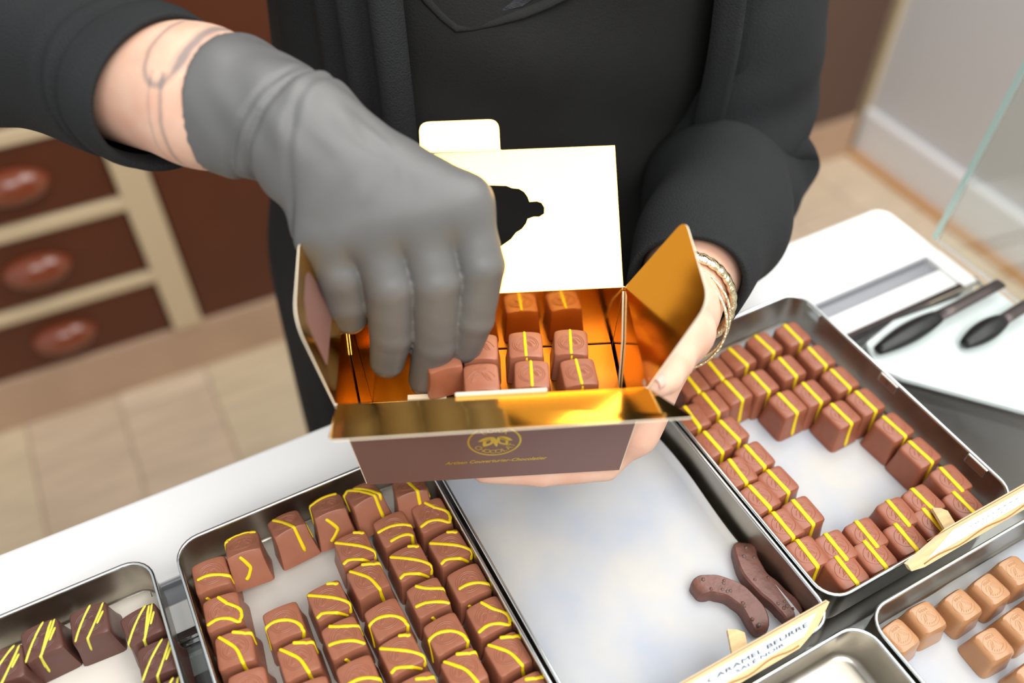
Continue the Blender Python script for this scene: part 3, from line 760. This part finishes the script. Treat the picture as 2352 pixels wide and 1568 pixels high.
# back flap: faces the camera, with tab and a cocoa-pod window cut out
def back_flap():
    up = np.array([0, .0580, .0565]); up /= np.linalg.norm(up); Lf = .0805
    out = rounded([(-LT + .002, 0), (LT - .001, 0), (LT - .002, Lf), (.0125, Lf), (.0125, Lf + .0175), (-.0325, Lf + .0175), (-.0325, Lf), (-LT + .003, Lf)], [0, 0, 0, .001, .006, .006, .001, 0])
    out = [(p_[0], p_[1]) for p_ in out]
    pod = [(.0295, .0435), (.0298, .0470), (.0283, .0497), (.0258, .0507), (.0215, .0506), (.0206, .0535), (.0188, .0563), (.0160, .0582), (.0120, .0588), (.0090, .0602), (.0040, .0606), (-.004, .0612), (-.012, .0600), (-.020, .0570), (-.027, .0520), (-.033, .0460), (-.040, .0400),
           (-.034, .0340), (-.027, .0285), (-.019, .0245), (-.010, .0225), (-.002, .0235), (.0045, .0265), (.0100, .0300), (.0130, .0335), (.0165, .0355), (.0190, .0385), (.0200, .0410), (.0235, .0420), (.0265, .0418)]
    pod = [(a + .006, b) for a, b in pod][::-1]
    bm = bmesh.new()
    def loop(P): 
        vs_ = [bm.verts.new((a, b, 0)) for a, b in P]; return [bm.edges.new((vs_[i], vs_[(i + 1) % len(vs_)])) for i in range(len(vs_))]
    e = loop(out) + loop(pod)
    bmesh.ops.triangle_fill(bm, edges=e, use_beauty=True)
    bm.verts.ensure_lookup_table()
    V2 = [(v.co.x, v.co.y) for v in bm.verts]; F2 = [tuple(v.index for v in f.verts) for f in bm.faces]; bm.free()
    org = np.array([0, WT, HB]); X = np.array([1, 0, 0]); nrm = np.cross(X, up)      # towards the camera
    if nrm[1] > 0: nrm = -nrm
    th = .0007
    # a gentle bow like bent board
    pos = lambda a, b: org + X * a + up * b + nrm * (.0018 * math.sin(math.pi * min(1, b / Lf)))
    Ff = []
    for f in F2:
        a, b, c = [np.array(pos(*V2[i])) for i in f]
        Ff.append(f if np.dot(np.cross(b - a, c - a), nrm) > 0 else tuple(reversed(f)))
    n = len(V2); A_ = [BX(*pos(a, b)) for a, b in V2]; B_ = [BX(*(pos(a, b) - nrm * th)) for a, b in V2]
    q = MB(); q.add(A_ + B_, Ff, 0); q.add(A_ + B_, [tuple(n + i for i in reversed(f)) for f in Ff], 1)
    no = len(out); npd = len(pod)
    q.add(A_ + B_, [(i, (i + 1) % no, n + (i + 1) % no, n + i) for i in range(no)] + [(no + i, no + (i + 1) % npd, n + no + (i + 1) % npd, n + no + i) for i in range(npd)], 2)
    q.build('back_flap', [M_gold, M_brown, M_board], bx)
    c = MB(); c.tube([BX(*(pos(a, b) + nrm * .0003)) for a, b in [(-.0315, Lf), (-.01, Lf), (.0115, Lf)]], .0004, 6); c.build('tab_crease', M_board, bx, True)
back_flap()
# glue tabs inside the side walls, with bare cut edges
def side_pt(sg, f, z, inn=.0008):        # f: 0 front .. 1 back on the side wall
    t = z / HB; x = (LB + (LT - LB) * t - inn) * sg; wv_ = WB + (WT - WB) * t; return (x, -wv_ + 2 * wv_ * f, z)
tabR = [side_pt(1, .995, .001), side_pt(1, .33, .001), side_pt(1, .36, .012), side_pt(1, .74, .060), side_pt(1, .985, HB - .002)]
panel('glue_tab', tabR, th=.0004)
tabL = [side_pt(-1, .995, .001), side_pt(-1, .985, HB - .002), side_pt(-1, .74, .060), side_pt(-1, .45, .012), side_pt(-1, .45, .001)]
gl_ = panel('glue_tab', tabL, th=.0002); gl_.data.materials[2] = M_gold
ed = MB(); ed.tube([BX(*side_pt(1, .33, .001)), BX(*side_pt(1, .36, .012)), BX(*side_pt(1, .74, .060)), BX(*side_pt(1, .985, HB - .002))], .0006, 6); ed.build('tab_cut_edge', M_board, bx)
# slot lip at the hinge of the front flap, and a cream card on the floor of the box
sl_ = MB(); sl_.box(tuple(BX(.0045, -WT + .0012, HB + .0005)), (.047, .0014, .0022), YB); bevel(sl_.build('slot_lip', M_board, bx), .0004)
# print on the front wall
fz = np.array([0, -(WT - WB), HB]); fz /= np.linalg.norm(fz); fx = np.array([1., 0, 0]); fn_ = np.cross(fx, fz); fn_ = fn_ if fn_[1] < 0 else -fn_
th_ = .0007
def FW(x, h, lift=.00012): return BX(*(np.array([0, -WB, 0]) + fx * x + fz * h + fn_ * (th_ + lift)))
lg = MB(); cxl, chl = .0005, .0400; RX = .0149
def ringm(r0, r1, n=56):
    V = []; F = []
    for k in range(n):
        a = 2 * math.pi * k / n
        for r in (r0, r1): V.append(FW(cxl + r * math.cos(a), chl + r * 1.0 * math.sin(a)))
    for k in range(n): F.append((2 * k, 2 * k + 1, (2 * k + 3) % (2 * n), (2 * k + 2) % (2 * n)))
    lg.add(V, F)
ringm(RX - .0011, RX)
def arc_text(s_, r, a0, a1, size, inward):
    n = len(s_)
    for k, ch in enumerate(s_):
        a = R(a0 + (a1 - a0) * k / max(1, n - 1)); V, F = text_mesh(ch, size)
        rot = a + math.pi / 2 if inward else a - math.pi / 2
        c, s2 = math.cos(rot), math.sin(rot); bx0, by0 = cxl + r * math.cos(a), chl + r * math.sin(a)
        lg.add([FW(bx0 + (x * c - y * s2), by0 + (x * s2 + y * c)) for x, y, z in V], F)
arc_text('CHOCOLAT', RX - .0024, 212, 334, .0054, True)
arc_text('LORA', RX - .0058, 122, 58, .0054, False)
def blobp(P): lg.add([FW(cxl + a, chl + b) for a, b in P], [tuple(range(len(P)))])
def pod2(x0, y0, x1, y1, wd, hollow=0.):
    d = np.array([x1 - x0, y1 - y0]); L_ = np.linalg.norm(d); d /= L_; nn = np.array([-d[1], d[0]]); N = 12
    up_ = [np.array([x0, y0]) + d * L_ * t + nn * wd * math.sin(math.pi * t) ** .8 for t in np.linspace(0, 1, N)]
    dn = [np.array([x0, y0]) + d * L_ * t - nn * wd * math.sin(math.pi * t) ** .8 for t in np.linspace(0, 1, N)]
    if not hollow: blobp(up_ + dn[::-1][1:-1])
    else:
        c = np.array([x0, y0]) + d * L_ * .5
        o1 = up_ + dn[::-1][1:-1]; i1 = [c + (p_ - c) * hollow for p_ in o1]; n = len(o1)
        lg.add([FW(cxl + a, chl + b) for a, b in o1 + i1], [(k, (k + 1) % n, n + (k + 1) % n, n + k) for k in range(n)])
pod2(-.0003, .0042, -.0062, -.0050, .0028, .42); pod2(.0018, .0042, .0072, -.0046, .0028, .5)
pod2(0, .0040, .0012, -.0058, .0012); pod2(-.0002, .0046, -.0092, .0004, .0016); pod2(.0018, .0046, .0100, .0002, .0018)
V, F = text_mesh('Artisan Couverturier-Chocolatier', .0052, shear=.35); lg.add([FW(cxl + .0005 + a * .80, .0178 + b * .85) for a, b, c in V], F)
lg.build('logo_print', M_goldtext, front)

# chocolates in the box
ZPAD = .0405
lc_ = panel('layer_card', [(-.036, -.0325, ZPAD), (.0745, -.0325, ZPAD), (.0745, .0325, ZPAD), (-.036, .0325, ZPAD)], th=.0008)
panel('card_fold', [(-.036, .0285, 0.001), (-.036, .0325, ZPAD), (-.036, -.0325, ZPAD), (-.036, -.0285, .001)], th=.0006)
lc_.data.materials[0] = mat('layer_card_bronze', (.42, .17, .035), .3, 1.0, srgb=False)
ct_ = MB(); ct_.box(tuple(BX(-.0360, -.0055, ZPAD + .0012)), (.022, .011, .0008), YB); ct_.build('card_tab', M_board, bx)
BC = Choc(t=.0097, b=.0114, h=.0212, arch=.0014, p=12, bev=.0007, flare=1.5)
bodies = {k: BC.body(k) for k in (1, 2)}
for me in bodies.values(): me.materials.append(M_milk)
bq = MB(); BC.line(bq, [(-.05, .98), (-.02, -.98)], .0010, .45); BC.line(bq, [(.02, -1.05), (.0, -1.7)], .0007, .4); BD = mesh('stripe', bq.V, bq.F, True); BD.materials.append(M_yellow)
for (x, y, em, dz, rz, lab) in [(.0495, -.0062, 1, BD, 3, 'front row, nearest the right wall'), (.0232, -.0058, 1, BD, -3, 'front row, second from the right wall'), (-.0048, -.0062, 2, None, 1, 'front row, third from the right wall, large pod emblem'),
                               (.0475, .0165, 1, BD, -5, 'back row, nearest the right wall'), (.0215, .0165, 1, BD, -2, 'back row, second from the right wall'), (-.0042, .0165, 2, None, -2, 'back row, third from the right wall')]:
    c = BO + BX(x, y, ZPAD + .0003); put('boxed_chocolate', bodies[em], dz, tuple(c), YB + R(rz), 'milk chocolate in the gold box, ' + lab, 'chocolate', 'chocolates in the gold box', dname='stripe')
c = BO + BX(-.0262, .0085, ZPAD + .0022); put('boxed_chocolate', bodies[2], None, tuple(c), YB + R(14), 'milk chocolate pinched by the gloved fingers inside the box', 'chocolate', 'chocolates in the gold box')

# ------------------------------------------------------------------ person
def at(x, y, d):                     # a point on the body, found once from the photograph and kept as a world position
    P_ = R(47.2); f = np.array([0, math.cos(P_), -math.sin(P_)]); u_ = np.array([0, math.sin(P_), math.cos(P_)])
    return np.array([0, 0, ZC]) + d * (f + np.array([1., 0, 0]) * (x - 1176) / 2040 - u_ * (y - 784) / 2040)
per = tag(empty('person', (0.0, .66, 0)), 'person in black cardigan with a black glove holding the open box', 'person')
PO = np.array([0.0, .66, 0])
def attach(name, me, m, par=per):
    o = link(name, me, m, par); 
    o.location = tuple(-PO); return o
SH_R = np.array([-.165, .60, 1.385]); EL_R = np.array([-.365, .525, 1.25])
SH_L = np.array([.165, .69, 1.36]); EL_L = np.array([.180, .592, 1.085])
WR_R = at(690, 300, .458); WR_L = np.array([.100, .381, 1.136])
# gloved right hand joints
GJ = dict(index=[at(1062, 470, .468), at(1102, 610, .474), at(1086, 730, .490), at(1068, 795, .502)],
          middle=[at(960, 490, .462), at(1000, 645, .470), at(1000, 785, .494), at(978, 872, .514)],
          ring=[at(850, 510, .460), at(895, 655, .468), at(900, 765, .488), at(890, 828, .500)],
          pinky=[at(742, 530, .462), at(785, 630, .468), at(797, 690, .480), at(802, 722, .488)],
          thumb=[at(800, 420, .478), at(930, 560, .494), at(1000, 700, .508), at(1010, 800, .522)])
GR = dict(index=(.0140, .0122, .0108, .0086), middle=(.0145, .0126, .0114, .0090), ring=(.0140, .0120, .0110, .0088), pinky=(.0130, .0118, .0116, .0098), thumb=(.016, .0125, .011, .009))
def finger(d, p, J, Rr, k=.0012):
    f = None
    for i in range(len(J) - 1):
        c = cone(p, J[i], J[i + 1], Rr[i], Rr[i + 1]); f = c if f is None else smin(f, c, k)
    return f
def glove_hand(p, grow=0., webs=.010):
    wr = WR_R
    d = cone(p, at(530, 240, .468), wr, .0345, .0285)
    for nm, rr0, rr1 in [('index', .020, .0150), ('middle', .021, .0155), ('ring', .020, .0150), ('pinky', .019, .0140)]:
        d = smin(d, cone(p, wr, GJ[nm][0], rr0, rr1), .016)
    d = smin(d, cone(p, wr, GJ['thumb'][1], .018, .014), .014)
    # flesh between the metacarpals
    for a, b in [('index', 'middle'), ('middle', 'ring'), ('ring', 'pinky')]:
        d = smin(d, cone(p, (GJ[a][0] + GJ[b][0]) / 2, wr, .0145, .021), .010)
    fs = [finger(d, p, GJ[nm], GR[nm]) for nm in ('index', 'middle', 'ring', 'pinky', 'thumb')]
    ff = fs[0]
    for f in fs[1:]: ff = np.minimum(ff, f)
    return smin(d, ff, .007) - grow
ax_g = WR_R - at(530, 240, .468); ax_g /= np.linalg.norm(ax_g)
CUFF = at(535, 245, .468); cn = ax_g + np.array([0, .0, .18]); cn /= np.linalg.norm(cn)
def glove(p):
    d = glove_hand(p, .0012)
    q = p - WR_R; s = q @ ax_g
    ang = np.arctan2(q @ np.cross(ax_g, (0, 0, 1)), q[:, 2])
    near = np.exp(-(s / .05) ** 2)
    # creases round the wrist and loose ripples of the cuff
    for s0, amp, wd, tl in [(-.006, .0026, .0022, .006), (.012, .0016, .0025, -.005), (-.0135, .0016, .0018, .009)]:
        d = d + amp * np.exp(-((s - s0 - tl * np.cos(ang + .6)) / wd) ** 2)
    d = d + near * .0009 * np.sin(s * 260 + 3 * np.cos(ang * 2)) * np.sin(ang * 3 + 1)
    cuffm = np.exp(-((s + .040) / .028) ** 2); d = d - cuffm * .0020 * (1 + .5 * np.sin(ang * 4))
    # knuckle and finger wrinkles
    for nm in ('index', 'middle', 'ring', 'pinky'):
        for j, r_ in ((1, .014), (2, .011)):
            c = GJ[nm][j]; t = GJ[nm][j + 1] - GJ[nm][j - 1]; t = t / np.linalg.norm(t); qq = p - c
            m_ = np.exp(-(np.linalg.norm(qq, axis=1) / .016) ** 2)
            d = d + m_ * .00012 * np.sin((qq @ t) * 520 + 2 * np.sin((qq @ np.cross(t, (0, 0, 1))) * 300))
    d = np.maximum(d, -((p - CUFF) @ cn))
    return d
me = sdf_mesh('glove', glove, (-.20, .28, 1.07), (.03, .46, 1.34), .0015)
attach('glove', me, M_glove)

# bare left hand
LH = dict(index=[np.array([.0735, .318, 1.097]), np.array([.0560, .3085, 1.0765]), np.array([.0180, .3040, 1.0755]), np.array([-.0170, .3040, 1.0775])],
          middle=[np.array([.0780, .332, 1.100]), np.array([.058, .318, 1.0735]), np.array([.014, .316, 1.0735]), np.array([-.018, .317, 1.0765])],
          ring=[np.array([.0780, .349, 1.103]), np.array([.056, .338, 1.0735]), np.array([.016, .336, 1.0735]), np.array([-.012, .337, 1.0765])],
          pinky=[np.array([.0785, .365, 1.108]), np.array([.056, .357, 1.075]), np.array([.024, .356, 1.0745]), np.array([.002, .356, 1.0770])],
          thumb=[at(1578, 760, .504), at(1548, 828, .486), at(1527, 866, .472), at(1508, 882, .463)])
LR = dict(index=(.0105, .0092, .0084, .0072), middle=(.0115, .0098, .0088, .0076), ring=(.011, .0092, .0084, .0072), pinky=(.0105, .0082, .0074, .0064), thumb=(.0130, .0112, .0096, .0076))
legs = [(np.array([-.09, .66, .92]), np.array([-.10, .66, .50]), np.array([-.10, .67, .08])), (np.array([.09, .70, .92]), np.array([.10, .70, .50]), np.array([.10, .71, .08]))]
def body(p):
    # torso, neck, shoulders
    d = cone(p, (-.0, .66, 1.32), (0, .66, 1.02), .095, .10)
    for sx in (-.07, .07): d = smin(d, cone(p, (sx, .66 + sx * .3, 1.30), (sx * 1.1, .66 + sx * .3, .95), .09, .095), .05)
    d = smin(d, cone(p, (.0, .645, 1.36), (.0, .62, 1.52), .06, .055), .05)
    for sh in (SH_R, SH_L): d = smin(d, cone(p, (0, .65, 1.34), sh, .06, .05), .05)
    d = smin(d, cone(p, SH_R, EL_R, .047, .041), .02); d = smin(d, cone(p, EL_R, at(470, 225, .472), .042, .0355), .02)
    d = smin(d, cone(p, at(470, 225, .472), WR_R, .0355, .0275), .01)
    d = smin(d, cone(p, SH_L, EL_L, .045, .040), .02); d = smin(d, cone(p, EL_L, WR_L + (EL_L - WR_L) * .25, .041, .031), .02)
    d = smin(d, cone(p, WR_L + (EL_L - WR_L) * .25, WR_L, .031, .0245), .01)
    # right hand inside the glove
    gpts = [j_ for J_ in GJ.values() for j_ in J_] + [WR_R]
    if not far(p, gpts, .07): d = smin(d, glove_hand(p, -.0055), .006)
    # left palm and fingers
    if far(p, [j_ for J_ in LH.values() for j_ in J_] + [WR_L], .06):
        return body_legs(p, d)
    h = None
    for nm, r0, r1 in [('index', .015, .0105), ('middle', .0155, .011), ('ring', .0155, .011), ('pinky', .015, .0105)]:
        c = cone(p, WR_L, LH[nm][0], r0, r1); h = c if h is None else smin(h, c, .010)
    h = smin(h, cone(p, WR_L, LH['thumb'][0], .019, .0135), .012)
    h = smin(h, cone(p, LH['thumb'][0], LH['index'][0], .013, .011), .012)
    ff = None
    for nm in LH:
        f = finger(d, p, LH[nm], LR[nm]); ff = f if ff is None else np.minimum(ff, f)
    h = smin(h, ff, .006)
    d = smin(d, h, .012)
    return body_legs(p, d)
def body_legs(p, d):
    if p[:, 2].min() > 1.12: return d
    for hp, kn, an in legs:
        d = smin(d, np.minimum(cone(p, hp, kn, .085, .06), smin(cone(p, kn, an, .058, .042), cone(p, an + np.array([0, -.0, -.04]), an + np.array([0, -.15, -.045]), .035, .03), .02)), .04)
    return d
me = sdf_mesh('body', body, (-.46, .20, -.02), (.32, .86, 1.60), .0030)
attach('body', me, M_skin)
# thumb nail
tn = MB(); c0 = LH['thumb'][3] + np.array([-.0030, -.0030, .0062])
dv = LH['thumb'][3] - LH['thumb'][2]; dv /= np.linalg.norm(dv); nv_ = np.array([-.2, -.55, .8]); nv_ -= dv * (nv_ @ dv); nv_ /= np.linalg.norm(nv_); sv = np.cross(dv, nv_)
V = []; F = []
for i in range(6):
    for j in range(6):
        a = (i / 5 - .5); b = (j / 5 - .5) * 2
        V.append(tuple(LH['thumb'][3] + dv * (a * .010 + .002) + sv * b * .0047 * (1 - .25 * max(0, a)) + nv_ * (.0072 - .0030 * b * b - .001 * (a > .3)) - PO))
for i in range(5):
    for j in range(5): F.append((i * 6 + j, i * 6 + j + 1, i * 6 + j + 7, i * 6 + j + 6))
tn.add(V, F); o = tn.build('thumb_nail', M_nail, per, True); solid(o, .0006)

# ---- clothes as lofted cloth
def loft(rings, nt, disp=None, t0=0., t1=2 * math.pi, closed=True):
    """rings: (cx, cy, z, a, b, yaw); nt points round; interpolated smoothly."""
    Rn = np.array(rings); n = 60; zi = np.linspace(0, len(Rn) - 1, n)
    I = np.stack([np.interp(zi, np.arange(len(Rn)), Rn[:, k]) for k in range(6)], -1)
    for _ in range(2): I[1:-1] = (I[:-2] + 2 * I[1:-1] + I[2:]) / 4
    V = []; F = []; m = nt if closed else nt + 1
    for i in range(n):
        cx, cy_, z, a, b, yw = I[i]
        for k in range(m):
            th = t0 + (t1 - t0) * k / nt
            ct, st = math.cos(th), math.sin(th)
            e = 2.6; rr = (abs(ct) ** e + abs(st) ** e) ** (-1 / e)
            dd = disp(th, z) if disp else 0.
            x, y = (a + dd) * ct * rr, (b + dd) * st * rr
            c, s = math.cos(yw), math.sin(yw)
            V.append((cx + x * c - y * s - PO[0], cy_ + x * s + y * c - PO[1], z))
    for i in range(n - 1):
        for k in range(nt):
            k2 = (k + 1) % m if closed else k + 1
            F.append((i * m + k, i * m + k2, (i + 1) * m + k2, (i + 1) * m + k))
    return V, F
TOR = [(.0, .665, .46, .205, .125, R(24)), (.0, .665, .75, .200, .122, R(24)), (.0, .660, 1.0, .190, .118, R(23)), (.005, .655, 1.13, .178, .122, R(20)), (.008, .650, 1.22, .172, .128, R(17)), (.01, .648, 1.30, .168, .122, R(15)), (.012, .648, 1.36, .150, .10, R(14)), (.012, .648, 1.42, .085, .075, R(14))]
V, F = loft(TOR, 120, lambda th, z: .0015 * math.sin(th * 9 + z * 30) + .0012 * math.sin(z * 70 + th * 5))
q = MB(); q.add(V, F); q.build('top', M_cloth, per, True)
# trousers / skirt
V, F = loft([(0, .665, .03, .20, .135, R(24)), (0, .665, .5, .19, .13, R(24)), (0, .665, 1.02, .184, .112, R(24))], 140, lambda th, z: .006 * math.sin(th * 13 + z * 2) * max(0, 1 - z))
q = MB(); q.add(V, F); q.build('trousers', M_trous, per, True)
# long open cardigan: one cloth round the back, open in front (front is theta = -90 deg)
def cdisp(th, z):
    a = (math.degrees(th) + 90) % 360
    a = a - 360 if a > 180 else a        # angle from the front centre
    dd = .003 * math.sin(th * 11 + z * 6) * (1.3 - .5 * z) + .004 * max(0, 1.1 - z) * math.sin(th * 17 + 1)
    for e_, sg in ((26, 1), (-34, -1)):
        x = (a - e_) * sg
        if x >= 0: dd += .016 * math.exp(-((x - 3.0) / 2.4) ** 2) + .011 * math.exp(-((x - 10.5) / 2.2) ** 2) + .006 * math.exp(-((x - 18) / 2.6) ** 2)
    return dd
CT = [(x, y, z, a + .012 + (.022 if z < 1.1 else .0), b + .010, yw) for x, y, z, a, b, yw in TOR]
V, F = loft(CT, 260, cdisp, R(-90 + 26), R(270 - 34), closed=False)
q = MB(); q.add(V, F); o = q.build('cardigan', M_card, per, True); solid(o, .0025)
# neckline trim of the top
def top_front(xpx, ypx):
    # march the ray until the torso front ellipse is met
    for d in np.linspace(.40, .75, 400):
        p_ = at(xpx, ypx, d)
        Rn = np.array(TOR); a = np.interp(p_[2], Rn[:, 2], Rn[:, 3]); b = np.interp(p_[2], Rn[:, 2], Rn[:, 4]); cx = np.interp(p_[2], Rn[:, 2], Rn[:, 0]); cy_ = np.interp(p_[2], Rn[:, 2], Rn[:, 1]); yw = np.interp(p_[2], Rn[:, 2], Rn[:, 5])
        x, y = p_[0] - cx, p_[1] - cy_; X = x * math.cos(yw) + y * math.sin(yw); Y = -x * math.sin(yw) + y * math.cos(yw)
        if (abs(X) / a) ** 2.6 + (abs(Y) / b) ** 2.6 < 1: return p_
    return p_
q = MB(); q.tube([tuple(top_front(x, y) + np.array([0, -.0008, .0008]) - PO) for x, y in [(930, -70), (985, 2), (1020, 38), (1050, 63), (1085, 60), (1140, 48), (1200, 32), (1260, 8), (1330, -30)]], .0035, 8, flat=.45, up=(0, -.8, .6)); q.build('neckline_trim', M_cloth, per, True)
q = MB(); PP = [top_front(x, y) + np.array([0, -.0008, .0008]) - PO for x, y in [(1000, -20), (1030, 22), (1060, 44), (1130, 32), (1200, 15), (1260, -25)]]
q.add([tuple(p_) for p_ in PP], [tuple(range(6))]); o = q.build('lace_panel', M_lace, per); solid(o, .0008)
# sleeves
def sleeve(name, pts, rads, disp, turn=True):
    P = [np.array(p_) for p_ in pts]; n = 200; L_ = np.cumsum([0] + [np.linalg.norm(P[i + 1] - P[i]) for i in range(len(P) - 1)]); ts = np.linspace(0, L_[-1], n)
    C_ = np.stack([np.interp(ts, L_, [p_[k] for p_ in P]) for k in range(3)], -1); rr = np.interp(ts, L_, rads)
    for _ in range(40): C_[1:-1] = (C_[:-2] + 2 * C_[1:-1] + C_[2:]) / 4
    for _ in range(20): rr[1:-1] = (rr[:-2] + 2 * rr[1:-1] + rr[2:]) / 4
    nt = 72; V = []; F = []; b = np.array([0, 0, 1.])
    for i in range(n):
        t = C_[min(i + 1, n - 1)] - C_[max(i - 1, 0)]; t /= np.linalg.norm(t); b = b - t * (b @ t); b /= np.linalg.norm(b); c = np.cross(t, b)
        for k in range(nt):
            th = 2 * math.pi * k / nt; s_ = L_[-1] - ts[i]
            r = rr[i] + disp(s_, th); V.append(tuple(C_[i] + (b * math.cos(th) + c * math.sin(th)) * r - PO + t * (.006 * math.cos(th + 2.6) if turn else 0) * math.exp(-s_ / .05)))
    # turned-in cuff
    t = C_[-1] - C_[-2]; t /= np.linalg.norm(t)
    base = (n - 1) * nt
    for ins, back in ((.0012, -.001), (.004, .001), (.006, .012)):
        for k in range(nt):
            v = np.array(V[base + k]); ce = C_[-1] - PO; dv_ = v - ce; dv_ -= t * (dv_ @ t); dv_ /= np.linalg.norm(dv_); V.append(tuple(v - dv_ * ins - t * back))
    for i in range(n + 2):
        for k in range(nt): F.append((i * nt + k, i * nt + (k + 1) % nt, (i + 1) * nt + (k + 1) % nt, (i + 1) * nt + k))
    q = MB(); q.add(V, F); o = q.build(name, M_card, per, True); return o
def dR(s, th):
    d = -.0045 * math.exp(-((s - .022 - .006 * math.cos(th)) / .0022) ** 2) + .0012 * math.exp(-((s - .012) / .008) ** 2)
    d += -.0028 * math.exp(-((s - .034 - .008 * math.cos(th + .5)) / .003) ** 2)
    d += .0022 * math.sin(s * 55 + 2 * math.cos(th)) * min(1, s / .08) + .0012 * math.sin(th * 3 + s * 40)
    return d
sleeve('sleeve', [SH_R + np.array([.06, .02, .0]), SH_R, EL_R, at(80, 95, .518), at(385, 222, .478)], [.078, .068, .062, .0500, .0435], dR)
def dL(s, th):
    d = .0050 * math.sin(s * 62 + 1.5 * math.cos(th + .5) + .6) * math.exp(-((s - .16) / .11) ** 2) + .0034 * math.sin(s * 130 + 3 * math.sin(th)) * math.exp(-((s - .22) / .06) ** 2)
    d += .0010 * math.sin(th * 3 + s * 35)
    return d
sleeve('sleeve', [SH_L + np.array([-.06, .0, .0]), SH_L, EL_L + np.array([0, .004, 0]), (EL_L + WR_L) / 2 + np.array([0, 0, .004]), WR_L + (EL_L - WR_L) * .13], [.075, .063, .060, .051, .0375], dL)
# bangles on the left wrist
def bangle(c, nrm, r, wire, twist, squash=1.0):
    nrm = np.array(nrm, float); nrm /= np.linalg.norm(nrm); a = np.cross(nrm, (0, 0, 1)); a /= np.linalg.norm(a); b = np.cross(nrm, a); N = 90
    q = MB(); pts = [c + (a * math.cos(2 * math.pi * k / N) * squash + b * math.sin(2 * math.pi * k / N)) * r - PO for k in range(N)]
    ups = [tuple(a * math.cos(2 * math.pi * k / N) + b * math.sin(2 * math.pi * k / N)) for k in range(N)]
    q.tube(pts, [wire * (1 + (.12 * math.sin(k * 2.1) if twist else 0)) for k in range(N)], 8, closed=True, flat=.45 if twist else 1, up=ups)
    o = q.build('bangle', M_bangle, per, True); return o
AXL = WR_L - EL_L; AXL /= np.linalg.norm(AXL)
bangle(WR_L - AXL * .016 + np.array([.001, 0, -.002]), AXL + np.array([.15, 0, .1]), .0305, .0058, True)
bangle(WR_L - AXL * .002 + np.array([.002, 0, -.005]), AXL + np.array([.05, .05, .25]), .0305, .0010, False)
bangle(WR_L + AXL * .005 + np.array([.002, 0, -.006]), AXL + np.array([.0, .1, .35]), .0300, .0010, False)
print('objects', len(bpy.data.objects))
